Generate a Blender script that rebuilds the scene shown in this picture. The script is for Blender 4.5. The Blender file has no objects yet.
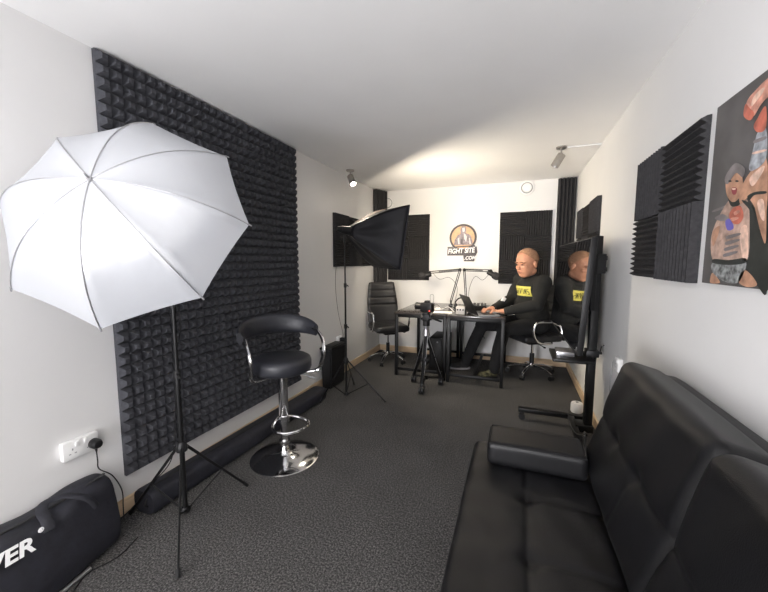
import bpy, bmesh, math, random
from mathutils import Vector, Matrix, Euler
random.seed(7)
V = Vector
C = bpy.context.scene.collection
PI = math.pi
def R(d): return math.radians(d)

# ---------------------------------------------------------------- materials
def mat(name, col, rough=.5, metal=0, var=.06, scale=40, bump=0, bscale=200, coat=0, spec=.5, emit=None, estr=0):
    m = bpy.data.materials.new(name); m.use_nodes = True
    nt = m.node_tree; b = nt.nodes['Principled BSDF']
    b.inputs['Roughness'].default_value = rough
    b.inputs['Metallic'].default_value = metal
    b.inputs['Coat Weight'].default_value = coat
    b.inputs['Specular IOR Level'].default_value = spec
    tc = nt.nodes.new('ShaderNodeTexCoord')
    n = nt.nodes.new('ShaderNodeTexNoise'); n.inputs['Scale'].default_value = scale; n.inputs['Detail'].default_value = 3
    nt.links.new(tc.outputs['Object'], n.inputs['Vector'])
    r = nt.nodes.new('ShaderNodeValToRGB')
    r.color_ramp.elements[0].position = .3; r.color_ramp.elements[1].position = .7
    r.color_ramp.elements[0].color = (*[c * (1 - var) for c in col], 1)
    r.color_ramp.elements[1].color = (*[min(1, c * (1 + var)) for c in col], 1)
    nt.links.new(n.outputs['Fac'], r.inputs['Fac']); nt.links.new(r.outputs['Color'], b.inputs['Base Color'])
    if bump:
        n2 = nt.nodes.new('ShaderNodeTexNoise'); n2.inputs['Scale'].default_value = bscale; n2.inputs['Detail'].default_value = 4
        nt.links.new(tc.outputs['Object'], n2.inputs['Vector'])
        bp = nt.nodes.new('ShaderNodeBump'); bp.inputs['Strength'].default_value = bump; bp.inputs['Distance'].default_value = .004
        nt.links.new(n2.outputs['Fac'], bp.inputs['Height']); nt.links.new(bp.outputs['Normal'], b.inputs['Normal'])
    if emit:
        b.inputs['Emission Color'].default_value = (*emit, 1); b.inputs['Emission Strength'].default_value = estr
    return m
M = {}
M['wall'] = mat('wall_paint', (.73, .725, .72), .75, var=.012, scale=3, bump=.06, bscale=120)
M['ceil'] = mat('ceiling_paint', (.90, .895, .89), .8, var=.012, scale=3, bump=.05, bscale=90)
M['foam'] = mat('acoustic_foam', (.036, .035, .037), .95, var=.25, scale=60, bump=.3, bscale=500, spec=.15)
M['foamgrey'] = mat('pyramid_foam', (.058, .059, .067), .95, var=.2, scale=60, bump=.3, bscale=500, spec=.15)
M['black'] = mat('black_metal', (.006, .006, .0065), .42, var=.1, spec=.3)
M['blackplastic'] = mat('black_plastic', (.009, .009, .010), .45, var=.1, spec=.35)
M['blackrough'] = mat('black_rough', (.018, .018, .019), .8, var=.2, bump=.2)
M['chrome'] = mat('chrome', (.84, .84, .85), .13, 1, var=.02)
M['steel'] = mat('brushed_steel', (.42, .40, .38), .32, 1, var=.06)
M['silver'] = mat('silver_tube', (.5, .5, .52), .3, .9, var=.06)
M['leather'] = mat('black_leather', (.014, .014, .016), .40, var=.15, scale=12, bump=.25, bscale=380, spec=.5)
M['sofaleather'] = mat('sofa_leather', (.006, .006, .007), .38, var=.15, scale=8, bump=.25, bscale=420, spec=.34)
M['stoolleather'] = mat('stool_leather', (.020, .021, .027), .45, var=.1, scale=12, bump=.15, bscale=380)
M['nylon'] = mat('nylon_cloth', (.014, .0145, .022), .72, var=.3, scale=18, bump=.4, bscale=60)
M['softcloth'] = mat('softbox_cloth', (.007, .007, .010), .55, var=.3, scale=9, bump=1.0, bscale=14, spec=.35)
M['desk'] = mat('desk_top', (.040, .036, .036), .22, var=.15, scale=10, coat=.3)
M['white'] = mat('white_plastic', (.82, .82, .81), .35, var=.02)
M['whitetext'] = mat('white_print', (.85, .85, .86), .6, var=.02)
M['greyp'] = mat('grey_plastic', (.30, .30, .31), .4, var=.08)
M['clearp'] = mat('smoky_plastic', (.42, .40, .38), .3, var=.08)
M['paper'] = mat('paper', (.85, .84, .82), .6, var=.02)
M['skin'] = mat('skin', (.53, .255, .155), .5, var=.08, scale=25, bump=.05)
M['hair'] = mat('cropped_hair', (.35, .19, .11), .85, var=.25, scale=90, bump=.5, bscale=500)
M['shirt'] = mat('black_cotton', (.009, .0092, .0085), .9, var=.25, scale=10, bump=.4, bscale=30)
M['jeans'] = mat('black_jeans', (.006, .006, .007), .9, var=.25, scale=14, bump=.4, bscale=40)
M['camo'] = mat('camouflage_shoe', (.10, .095, .05), .8, var=.85, scale=32)
M['yellow'] = mat('yellow_print', (.66, .60, .12), .7, var=.1)
M['dkprint'] = mat('dark_print', (.05, .05, .02), .8)
M['lips'] = mat('lips', (.50, .20, .16), .5)
M['brow'] = mat('dark_brow', (.13, .07, .04), .8)
M['eye'] = mat('eye_dark', (.04, .03, .025), .3)
M['red'] = mat('red_lamp', (.8, .05, .04), .4, emit=(1, .08, .05), estr=1.5)
M['silverin'] = mat('silver_lining', (.62, .58, .52), .32, .6, var=.05)
M['tan'] = mat('tan_glare', (.20, .12, .075), .7, var=.15)  # lamp glare on the softbox cloth, painted as a tan colour

def wood():
    m = bpy.data.materials.new('pine_wood'); m.use_nodes = True; nt = m.node_tree; b = nt.nodes['Principled BSDF']
    tc = nt.nodes.new('ShaderNodeTexCoord'); mp = nt.nodes.new('ShaderNodeMapping')
    mp.inputs['Scale'].default_value = (1.2, 1.2, 22)
    n = nt.nodes.new('ShaderNodeTexNoise'); n.inputs['Scale'].default_value = 3; n.inputs['Detail'].default_value = 6
    r = nt.nodes.new('ShaderNodeValToRGB'); r.color_ramp.elements[0].position = .3; r.color_ramp.elements[1].position = .72
    r.color_ramp.elements[0].color = (.60, .43, .27, 1); r.color_ramp.elements[1].color = (.76, .59, .40, 1)
    nt.links.new(tc.outputs['Object'], mp.inputs['Vector']); nt.links.new(mp.outputs['Vector'], n.inputs['Vector'])
    nt.links.new(n.outputs['Fac'], r.inputs['Fac']); nt.links.new(r.outputs['Color'], b.inputs['Base Color'])
    b.inputs['Roughness'].default_value = .5
    return m
M['wood'] = wood()

def carpet():
    m = bpy.data.materials.new('loop_carpet'); m.use_nodes = True; nt = m.node_tree; b = nt.nodes['Principled BSDF']
    tc = nt.nodes.new('ShaderNodeTexCoord')
    n = nt.nodes.new('ShaderNodeTexNoise'); n.inputs['Scale'].default_value = 120; n.inputs['Detail'].default_value = 5; n.inputs['Roughness'].default_value = .75
    n2 = nt.nodes.new('ShaderNodeTexNoise'); n2.inputs['Scale'].default_value = 3; n2.inputs['Detail'].default_value = 3
    r = nt.nodes.new('ShaderNodeValToRGB'); e = r.color_ramp.elements
    e[0].position = .38; e[0].color = (.026, .026, .027, 1); e[1].position = .66; e[1].color = (.27, .262, .255, 1)
    x = e.new(.50); x.color = (.088, .086, .086, 1)
    mx = nt.nodes.new('ShaderNodeMix'); mx.data_type = 'RGBA'; mx.blend_type = 'MULTIPLY'; mx.inputs[0].default_value = .35
    nt.links.new(tc.outputs['Object'], n.inputs['Vector']); nt.links.new(tc.outputs['Object'], n2.inputs['Vector'])
    nt.links.new(n.outputs['Fac'], r.inputs['Fac'])
    nt.links.new(r.outputs['Color'], mx.inputs[6]); nt.links.new(n2.outputs['Fac'], mx.inputs[7])
    nt.links.new(mx.outputs[2], b.inputs['Base Color'])
    bp = nt.nodes.new('ShaderNodeBump'); bp.inputs['Strength'].default_value = .9; bp.inputs['Distance'].default_value = .006
    nt.links.new(n.outputs['Fac'], bp.inputs['Height']); nt.links.new(bp.outputs['Normal'], b.inputs['Normal'])
    b.inputs['Roughness'].default_value = .95; b.inputs['Specular IOR Level'].default_value = .15
    return m
M['carpet'] = carpet()

def canopy_mat():
    m = bpy.data.materials.new('white_translucent_nylon'); m.use_nodes = True; nt = m.node_tree
    for n in list(nt.nodes):
        if n.type != 'OUTPUT_MATERIAL': nt.nodes.remove(n)
    out = [n for n in nt.nodes if n.type == 'OUTPUT_MATERIAL'][0]
    d = nt.nodes.new('ShaderNodeBsdfDiffuse'); d.inputs['Color'].default_value = (.66, .68, .72, 1)
    t = nt.nodes.new('ShaderNodeBsdfTranslucent'); t.inputs['Color'].default_value = (.66, .68, .73, 1)
    g = nt.nodes.new('ShaderNodeBsdfGlossy'); g.inputs['Roughness'].default_value = .24; g.inputs['Color'].default_value = (1, 1, 1, 1)
    tc = nt.nodes.new('ShaderNodeTexCoord'); n = nt.nodes.new('ShaderNodeTexNoise'); n.inputs['Scale'].default_value = 7; n.inputs['Detail'].default_value = 2
    bp = nt.nodes.new('ShaderNodeBump'); bp.inputs['Strength'].default_value = .25; bp.inputs['Distance'].default_value = .01
    nt.links.new(tc.outputs['Object'], n.inputs['Vector']); nt.links.new(n.outputs['Fac'], bp.inputs['Height'])
    for s in (d, g): nt.links.new(bp.outputs['Normal'], s.inputs['Normal'])
    a = nt.nodes.new('ShaderNodeMixShader'); a.inputs[0].default_value = .42
    c = nt.nodes.new('ShaderNodeMixShader'); c.inputs[0].default_value = .20
    nt.links.new(d.outputs[0], a.inputs[1]); nt.links.new(t.outputs[0], a.inputs[2])
    nt.links.new(a.outputs[0], c.inputs[1]); nt.links.new(g.outputs[0], c.inputs[2]); nt.links.new(c.outputs[0], out.inputs['Surface'])
    return m
M['canopy'] = canopy_mat()
def emit_mat(name, col, s):
    m = bpy.data.materials.new(name); m.use_nodes = True; nt = m.node_tree; b = nt.nodes['Principled BSDF']
    b.inputs['Base Color'].default_value = (.9, .9, .9, 1)
    b.inputs['Emission Color'].default_value = (*col, 1); b.inputs['Emission Strength'].default_value = s
    return m
SOFT = 18.0
M['diffuser'] = emit_mat('lit_diffuser', (1, .87, .68), SOFT)
M['bulb_on'] = emit_mat('lit_bulb', (1, .97, .93), 3)
M['spot_on'] = emit_mat('lit_spot_lens', (1, .90, .74), 60)
M['tvscreen'] = mat('screen_glass', (.006, .007, .010), .02, var=.0, spec=1.0, coat=1)
M['lens'] = mat('lens_glass', (.01, .01, .02), .05, coat=1)

# ---------------------------------------------------------------- mesh helpers
def smooth_path(pts, n=6, closed=False):
    pts = [V(p) for p in pts]
    if len(pts) < 3: return pts
    out = []; L = len(pts); segs = L if closed else L - 1
    for i in range(segs):
        p1, p2 = pts[i], pts[(i + 1) % L]
        p0 = pts[i - 1] if (i > 0 or closed) else p1 * 2 - p2
        p3 = pts[(i + 2) % L] if (i + 2 < L or closed) else p2 * 2 - p1
        for k in range(n):
            t = k / n
            out.append(.5 * ((2 * p1) + (p2 - p0) * t + (2 * p0 - 5 * p1 + 4 * p2 - p3) * t * t + (3 * p1 - p0 - 3 * p2 + p3) * t ** 3))
    if not closed: out.append(pts[-1])
    return out
class MB:
    def __init__(s): s.bm = bmesh.new()
    def _add(s, verts, faces):
        vs = [s.bm.verts.new(v) for v in verts]
        for f in faces:
            try: s.bm.faces.new([vs[i] for i in f])
            except ValueError: pass
        return vs
    def box(s, c, size, rot=None, bev=0):
        t = bmesh.new(); bmesh.ops.create_cube(t, size=1)
        for v in t.verts: v.co = V((v.co.x * size[0], v.co.y * size[1], v.co.z * size[2]))
        if bev: bmesh.ops.bevel(t, geom=list(t.edges), offset=bev, segments=2, affect='EDGES', profile=.5)
        rm = rot.to_matrix() if isinstance(rot, Euler) else rot
        return s._merge(t, c, rm)
    def _merge(s, t, c=(0, 0, 0), rm=None):
        t.verts.index_update(); c = V(c)
        vs = [s.bm.verts.new((rm @ v.co if rm else v.co) + c) for v in t.verts]
        for f in t.faces:
            try: s.bm.faces.new([vs[v.index] for v in f.verts])
            except ValueError: pass
        t.free(); return s
    def tube(s, pts, r, seg=8, smooth=0, closed=False, cap=True, flat=None):
        if smooth: pts = smooth_path(pts, smooth, closed)
        pts = [V(p) for p in pts]; n = len(pts)
        rr = r if isinstance(r, (list, tuple)) else [r] * n
        if len(rr) != n: rr = [rr[0] + (rr[-1] - rr[0]) * i / (n - 1) for i in range(n)]
        rings = []; up = None
        for i, p in enumerate(pts):
            a = pts[i - 1] if (i > 0 or closed) else p
            b = pts[(i + 1) % n] if (i < n - 1 or closed) else p
            d = (b - a).normalized()
            if up is None:
                up = V((0, 0, 1)) if abs(d.z) < .9 else V((1, 0, 0))
            u = (up - d * up.dot(d)); u = u.normalized() if u.length > 1e-6 else d.orthogonal().normalized()
            w = d.cross(u); up = u
            fu, fw_ = (1, 1) if not flat else flat
            rings.append([s.bm.verts.new(p + rr[i] * (math.cos(2 * PI * k / seg) * u * fu + math.sin(2 * PI * k / seg) * w * fw_)) for k in range(seg)])
        m = n if closed else n - 1
        for i in range(m):
            A, B = rings[i], rings[(i + 1) % n]
            for k in range(seg): s.bm.faces.new((A[k], A[(k + 1) % seg], B[(k + 1) % seg], B[k]))
        if cap and not closed:
            s.bm.faces.new(list(reversed(rings[0]))); s.bm.faces.new(rings[-1])
        return s
    def cyl(s, p0, p1, r0, r1=None, seg=20): return s.tube([p0, p1], [r0, r0 if r1 is None else r1], seg)
    def lathe(s, prof, c=(0, 0, 0), seg=32, rm=None):
        c = V(c); rings = []
        for r, z in prof:
            ring = []
            for k in range(seg):
                p = V((max(r, 1e-4) * math.cos(2 * PI * k / seg), max(r, 1e-4) * math.sin(2 * PI * k / seg), z))
                ring.append(s.bm.verts.new((rm @ p if rm else p) + c))
            rings.append(ring)
        for A, B in zip(rings, rings[1:]):
            for k in range(seg): s.bm.faces.new((A[k], A[(k + 1) % seg], B[(k + 1) % seg], B[k]))
        s.bm.faces.new(list(reversed(rings[0]))); s.bm.faces.new(rings[-1])
        return s
    def ell(s, c, rad, rm=None, seg=16):
        t = bmesh.new(); bmesh.ops.create_uvsphere(t, u_segments=seg, v_segments=max(6, seg // 2 + 2), radius=1)
        for v in t.verts: v.co = V((v.co.x * rad[0], v.co.y * rad[1], v.co.z * rad[2]))
        return s._merge(t, c, rm)
    def prism(s, poly, d):        # poly: list of 3d points, extruded by vector d
        n = len(poly); d = V(d); P0 = [V(p) for p in poly]
        return s._add(P0 + [p + d for p in P0], [list(range(n))[::-1], list(range(n, 2 * n))] + [(i, (i + 1) % n, (i + 1) % n + n, i + n) for i in range(n)])
    def rbox(s, c, size, r, rm=None, seg=10, disp=None, res=(10, 10, 4)):
        # rounded, optionally displaced slab
        t = bmesh.new(); hx, hy, hz = [q / 2 for q in size]
        def face(o, a, b, na, nb):
            g = [[t.verts.new(V(o) + V(a) * i / na + V(b) * j / nb) for j in range(nb + 1)] for i in range(na + 1)]
            for i in range(na):
                for j in range(nb): t.faces.new((g[i][j], g[i + 1][j], g[i + 1][j + 1], g[i][j + 1]))
        nx, ny, nz = res; sx, sy, sz = size
        face((-hx, -hy, hz), (sx, 0, 0), (0, sy, 0), nx, ny); face((-hx, -hy, -hz), (0, sy, 0), (sx, 0, 0), ny, nx)
        face((-hx, -hy, -hz), (sx, 0, 0), (0, 0, sz), nx, nz); face((-hx, hy, -hz), (0, 0, sz), (sx, 0, 0), nz, nx)
        face((-hx, -hy, -hz), (0, 0, sz), (0, sy, 0), nz, ny); face((hx, -hy, -hz), (0, sy, 0), (0, 0, sz), ny, nz)
        bmesh.ops.remove_doubles(t, verts=list(t.verts), dist=1e-5)
        for v in t.verts:
            q = v.co; inn = V((max(-hx + r, min(hx - r, q.x)), max(-hy + r, min(hy - r, q.y)), max(-hz + r, min(hz - r, q.z))))
            d = q - inn
            if d.length > 1e-7: v.co = inn + d.normalized() * min(r, d.length * 1.0 if d.length < r else r)
            if disp:
                v.co = v.co + disp(v.co.copy())
        return s._merge(t, c, rm)
    def build(s, name, m, parent=None, smooth=True, local=False, angle=35, kind=None):
        if parent is not None and not local:
            W = Matrix.Identity(4); p = parent
            while p: W = p.matrix_basis @ W; p = p.parent
            s.bm.transform(W.inverted())
        bmesh.ops.recalc_face_normals(s.bm, faces=list(s.bm.faces))
        me = bpy.data.meshes.new(name); s.bm.to_mesh(me); s.bm.free()
        o = bpy.data.objects.new(name, me); C.objects.link(o); me.materials.append(m)
        if smooth:
            me.polygons.foreach_set('use_smooth', [True] * len(me.polygons)); me.set_sharp_from_angle(angle=R(angle))
        if parent is not None: o.parent = parent
        if kind: o['kind'] = kind
        return o
def tag(o, label=None, cat=None, group=None, kind=None):
    if label: o['label'] = label
    if cat: o['category'] = cat
    if group: o['group'] = group
    if kind: o['kind'] = kind
    return o
def thing(name, label, cat, loc=(0, 0, 0), rz=0, group=None):
    o = bpy.data.objects.new(name, None); C.objects.link(o); o.empty_display_size = .05
    o.location = loc; o.rotation_euler = (0, 0, rz)
    return tag(o, label, cat, group)
def copy_tree(o, parent=None):
    c = o.copy(); C.objects.link(c)
    if parent: c.parent = parent
    for ch in list(o.children): copy_tree(ch, c)
    return c
def struct(name, mb, m, **k): return mb.build(name, m, kind='structure', **k)
def basis(z, xhint=(0, 0, 1)):     # matrix whose local z is the given axis
    z = V(z).normalized(); x = V(xhint) - z * V(xhint).dot(z); x.normalize(); y = z.cross(x)
    return Matrix((x, y, z)).transposed()
def text_mb(txt, size, origin, ux, uy, extrude=.0008, bold=.0, shear=0, xs=1.0, align='LEFT'):
    cu = bpy.data.curves.new('t', 'FONT'); cu.body = txt; cu.size = size; cu.extrude = extrude; cu.offset = bold; cu.shear = shear; cu.align_x = align
    cu.resolution_u = 4
    to = bpy.data.objects.new('t', cu); C.objects.link(to)
    dg = bpy.context.evaluated_depsgraph_get(); me = bpy.data.meshes.new_from_object(to.evaluated_get(dg))
    mb = MB(); mb.bm.from_mesh(me)
    bpy.data.objects.remove(to); bpy.data.curves.remove(cu); bpy.data.meshes.remove(me)
    ux = V(ux).normalized(); uy = V(uy).normalized(); uz = ux.cross(uy)
    for v in mb.bm.verts:
        q = v.co; v.co = V(origin) + ux * q.x * xs + uy * q.y + uz * q.z
    return mb

# ---------------------------------------------------------------- room
XL, XR, YB, YF, ZC = -1.93, .65, 4.90, -2.6, 2.36
struct('floor', MB().box(((XL + XR) / 2, (YB + YF) / 2, -.05), (XR - XL + .4, YB - YF + .4, .1)), M['carpet'], smooth=False)
struct('ceiling', MB().box(((XL + XR) / 2, (YB + YF) / 2, ZC + .05), (XR - XL + .4, YB - YF + .4, .1)), M['ceil'], smooth=False)
struct('wall_left', MB().box((XL - .05, (YB + YF) / 2, ZC / 2), (.1, YB - YF, ZC)), M['wall'], smooth=False)
struct('wall_right', MB().box((XR + .05, (YB + YF) / 2, ZC / 2), (.1, YB - YF, ZC)), M['wall'], smooth=False)
struct('wall_back', MB().box(((XL + XR) / 2, YB + .05, ZC / 2), (XR - XL + .2, .1, ZC)), M['wall'], smooth=False)
mb = MB(); wx0, wx1, wz0, wz1 = -1.75, .47, .30, 2.20
mb.box(((XL + wx0) / 2, YF - .05, ZC / 2), (wx0 - XL, .1, ZC)); mb.box(((XR + wx1) / 2, YF - .05, ZC / 2), (XR - wx1, .1, ZC))
mb.box(((wx0 + wx1) / 2, YF - .05, wz0 / 2), (wx1 - wx0, .1, wz0)); mb.box(((wx0 + wx1) / 2, YF - .05, (ZC + wz1) / 2), (wx1 - wx0, .1, ZC - wz1))
struct('wall_front', mb, M['wall'], smooth=False)
mb = MB()
for x in (wx0 + .02, (wx0 + wx1) / 2, wx1 - .02): mb.box((x, YF - .05, (wz0 + wz1) / 2), (.04, .05, wz1 - wz0))
for z in (wz0 + .02, wz1 - .02): mb.box(((wx0 + wx1) / 2, YF - .05, z), (wx1 - wx0, .05, .04))
struct('added_window_1', mb, M['white'], smooth=False)  # unseen window, added and sized to let fill light in from behind
bh = .085
def skirting(name, c, size):
    struct(name, MB().box(c, size, bev=.004), M['wood'], smooth=False)
skirting('baseboard_left', (XL + .009, (YB + YF) / 2, bh / 2), (.018, YB - YF, bh))
skirting('baseboard_right', (XR - .009, (YB + YF) / 2, bh / 2), (.018, YB - YF, bh))
skirting('baseboard_back', ((XL + XR) / 2, YB - .009, bh / 2), (XR - XL - .036, .018, bh))
struct('trim_1', MB().box((.50, 3.60, ZC - .004), (.30, .014, .010)), M['white'], smooth=False)

# ---------------------------------------------------------------- foam
def pyramid_tile(nu, nv, su, sv, base, h):
    mb = MB(); bm = mb.bm        # u along y, v along z, out along +x
    g = [[bm.verts.new((base, i * su, j * sv)) for j in range(nv + 1)] for i in range(nu + 1)]
    for i in range(nu):
        for j in range(nv):
            k = .20
            q = [bm.verts.new((base + h, (i + .5 + a * k) * su, (j + .5 + b * k) * sv)) for a, b in ((-1, -1), (1, -1), (1, 1), (-1, 1))]
            c = [g[i][j], g[i + 1][j], g[i + 1][j + 1], g[i][j + 1]]
            for e in range(4): bm.faces.new((c[e], c[(e + 1) % 4], q[(e + 1) % 4], q[e]))
            bm.faces.new(q)
    edge = [g[i][0] for i in range(nu + 1)] + [g[nu][j] for j in range(1, nv + 1)] + [g[i][nv] for i in range(nu - 1, -1, -1)] + [g[0][j] for j in range(nv - 1, 0, -1)]
    bk = [bm.verts.new((0, v.co.y, v.co.z)) for v in edge]
    for i in range(len(edge)):
        j = (i + 1) % len(edge); bm.faces.new((edge[i], edge[j], bk[j], bk[i]))
    bm.faces.new(bk); return mb
big = thing('acoustic_foam_wall', 'large floor to ceiling sheet of dark grey pyramid foam behind the umbrella', 'acoustic foam', (XL, 1.165, .206))
SU, SV = 1.605 / 27, 2.15 / 36
t0 = None
for i in range(3):
    for j in range(4):
        if t0 is None:
            t0 = pyramid_tile(9, 9, SU, SV, .018, .030).build('pyramid_tile', M['foamgrey'], big, smooth=False, local=True); o = t0
        else:
            o = t0.copy(); C.objects.link(o); o.parent = big
        o.location = (.001 + .0015 * ((i + j) % 2), i * 9 * SU, j * 9 * SV)

def wedge_tile(w, h, n, base, ht):   # ridges run along v; u is width; out along z
    mb = MB(); prof = [(0, 0)]
    for k in range(n):
        prof += [((k + .08) * w / n, base), ((k + .42) * w / n, base + ht), ((k + .58) * w / n, base + ht), ((k + .92) * w / n, base)]
    prof.append((w, 0))
    mb.prism([(u, 0, z) for u, z in prof], (0, h, 0)); return mb
TW = .31
wt = {}
def wedge_panel(label, origin, ux, uy, cols, rows, start=0, group='wedge foam panels fixed to the walls', tw=TW, th=TW):
    ux = V(ux); uy = V(uy); uz = ux.cross(uy)
    root = thing('wedge_foam_panel', label, 'acoustic foam', origin, 0, group)
    for i in range(cols):
        for j in range(rows):
            key = ((i + j + start) % 2, tw, th); horiz = key[0]
            if key not in wt:
                mb = wedge_tile(th if horiz else tw, tw if horiz else th, 11, .014, .019)
                me = bpy.data.meshes.new('wedge_tile')
                if horiz:       # ridges run along width
                    for v in mb.bm.verts: v.co = V((tw - v.co.y, v.co.x, v.co.z))
                bmesh.ops.recalc_face_normals(mb.bm, faces=list(mb.bm.faces)); mb.bm.to_mesh(me); mb.bm.free()
                me.materials.append(M['foam']); wt[key] = me
            o = bpy.data.objects.new('wedge_tile', wt[key]); C.objects.link(o); o.parent = root
            rm = Matrix((ux, uy, uz)).transposed().to_4x4(); rm.translation = ux * i * tw + uy * j * th + uz * .0015
            o.matrix_basis = rm
    return root
# back wall (faces -y): ux = +x, uy = +z -> uz = -y
wedge_panel('dark square wedge foam panel on the back wall, just behind the softbox', (-1.785, YB, 1.075), (1, 0, 0), (0, 0, 1), 2, 3, 0)
wedge_panel('dark chequered wedge foam panel on the back wall behind the seated man', (-.225, YB, 1.05), (1, 0, 0), (0, 0, 1), 2, 3, 1)
# left wall (faces +x): ux = -y?  ux x uy = +x -> ux=+y, uy=+z
wedge_panel('dark wedge foam panel on the left wall near the far corner, behind the softbox stand', (XL, 3.49, 1.285), (0, 1, 0), (0, 0, 1), 3, 2, 1, tw=.365, th=.30)
# right wall (faces -x): ux=-y, uy=+z
wedge_panel('large black wedge foam panel on the right wall beside the fighter poster', (XR, 2.415, 1.265), (0, -1, 0), (0, 0, 1), 2, 2, 1, tw=.37, th=.31)
wedge_panel('dark wedge foam panel on the right wall behind the wall-side television', (XR, 4.55, 1.30), (0, -1, 0), (0, 0, 1), 3, 2, 1, tw=.365, th=.30)
# corner strips
def strip(label, pts_xy, z0):
    a, b = V((*pts_xy[0], 0)), V((*pts_xy[1], 0)); d = b - a; L = d.length; d.normalize(); n = V((d.y, -d.x, 0))
    pr = [a + n * .0] ; k = 5
    prof = [a]
    for i in range(k):
        prof += [a + d * L * (i + .06) / k + n * .02, a + d * L * (i + .35) / k + n * .055, a + d * L * (i + .65) / k + n * .055, a + d * L * (i + .94) / k + n * .02]
    prof.append(b)
    mb = MB(); mb.prism([(p.x, p.y, z0) for p in prof], (0, 0, ZC - .01 - z0))
    o = mb.build('corner_foam_strip', M['foam'], smooth=False)
    tag(o, label, 'acoustic foam', 'tall foam strips in the far corners')
strip('tall narrow dark foam strip in the far left corner above the office chair', ((-1.925, 4.66), (-1.83, 4.895)), .9)
strip('tall narrow black foam strip in the far right corner behind the television', ((.44, 4.895), (.645, 4.895)), .35)

# ---------------------------------------------------------------- wall vents
def vent(x, z, label):
    root = thing('wall_vent', label, 'vent', (x, YB, z), 0, 'round vents high on the back wall')
    rm = basis((0, -1, 0))
    MB().lathe([(.088, 0), (.088, .012), (.082, .016), (.070, .016), (.068, .006), (.01, .006)], seg=32, rm=rm).build('vent_ring', M['greyp'] if False else M['white'], root, local=True)
    MB().lathe([(.058, .004), (.058, .020), (.052, .026), (.005, .027)], seg=32, rm=rm).build('vent_cap', M['white'], root, local=True)
    mb = MB(); mb.tube([rm @ V((.064 * math.cos(a * PI / 16), .064 * math.sin(a * PI / 16), .0095)) for a in range(32)], .005, 6, closed=True)
    mb.build('vent_gap', M['greyp'], root, local=True)
vent(.085, 2.272, 'round white wall vent high on the back wall above the seated man')
vent(-1.79, 2.19, 'round white wall vent partly hidden by the softbox and left corner strip')

# ---------------------------------------------------------------- spotlights
def spotlight(label, loc, aim, lit):
    root = thing('ceiling_spotlight', label, 'spotlight', loc, 0, 'chrome spotlights on the ceiling')
    MB().lathe([(.045, 0), (.045, -.012), (.038, -.018), (.005, -.018)], seg=28).build('ceiling_rose', M['steel'], root, local=True)
    aim = V(aim).normalized(); p = V((0, 0, -.075))
    mb = MB(); mb.cyl((0, 0, -.015), (0, 0, -.055), .006); mb.ell((0, 0, -.058), (.012, .012, .012)); mb.tube([(0, 0, -.058), p + aim * .01], .007, 8)
    mb.build('swivel_arm', M['steel'], root, local=True)
    rm = basis(aim)
    MB().lathe([(.010, -.035), (.032, -.033), (.035, -.028), (.035, .082), (.030, .084), (.029, .070), (.005, .068)], p + aim * .02, 28, rm).build('lamp_head', M['steel'], root, local=True)
    MB().lathe([(.028, .0), (.028, .006), (.003, .008)], p + aim * .091, 24, rm).build('lamp_lens', M['spot_on'] if lit else M['lens'], root, local=True)
    if lit:
        ld = bpy.data.lights.new('spotlight_beam', 'SPOT'); ld.energy = lit; ld.color = (1, .89, .74); ld.spot_size = R(95); ld.spot_blend = .8; ld.shadow_soft_size = .022
        lo = bpy.data.objects.new('spotlight_beam', ld); C.objects.link(lo); lo.parent = root
        lo.location = p + aim * .106; lo.rotation_euler = (-aim).to_track_quat('Z', 'Y').to_euler()
    return root
spotlight('lit chrome ceiling spotlight near the far left corner, above the softbox stand', (-1.775, 3.63, ZC), (.45, -.25, -.8), 11)
spotlight('chrome ceiling spotlight near the right wall, above the television', (.335, 3.58, ZC), (-.45, .05, -.8), 0)
spotlight('chrome ceiling spotlight over the near end of the room, out of the picture', (-.75, -1.0, ZC), (0, .35, -.9), 40)

# ---------------------------------------------------------------- studio umbrella
UC = V((-1.45526, .97285, 1.52828)); UA = V((.445674, -.803249, .395179)).normalized(); UR = .46; UH = .2413
uu = UA.cross(V((0, 0, 1))).normalized(); uv = uu.cross(UA)
def upt(ang, r, z): return UC + r * (math.cos(ang) * uu + math.sin(ang) * uv) + UA * z
def uprof(t): return UH * (1 - .55 * t ** 2 - .45 * t ** 3.2)
um = thing('studio_umbrella', 'open white translucent photo umbrella facing the room, on the near light stand', 'umbrella', tuple(UC))
mb = MB(); N = 14; sub = 8; rows = []
for i in range(N + 1):
    t = i / N; row = []
    for k in range(8):
        a0 = .85087 + k * PI / 4; a1 = a0 + PI / 4
        p0 = upt(a0, UR * t, uprof(t)); p1 = upt(a1, UR * t, uprof(t))
        for s_ in range(sub):
            f = s_ / sub; p = p0.lerp(p1, f)
            sag = 4 * f * (1 - f)
            p -= UA * (.012 * sag * math.sin(PI * min(1, t)) ) + (p - UC - UA * (p - UC).dot(UA)) * (.016 * sag * t ** 3)
            row.append(p)
    rows.append(row)
bmv = [[mb.bm.verts.new(p) for p in (row if i else row[:1])] for i, row in enumerate(rows)]
n8 = 8 * sub
for k in range(n8): mb.bm.faces.new((bmv[0][0], bmv[1][k], bmv[1][(k + 1) % n8]))
for i in range(1, N):
    for k in range(n8): mb.bm.faces.new((bmv[i][k], bmv[i + 1][k], bmv[i + 1][(k + 1) % n8], bmv[i][(k + 1) % n8]))
can = mb.build('canopy', M['canopy'], um, angle=180)
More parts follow.
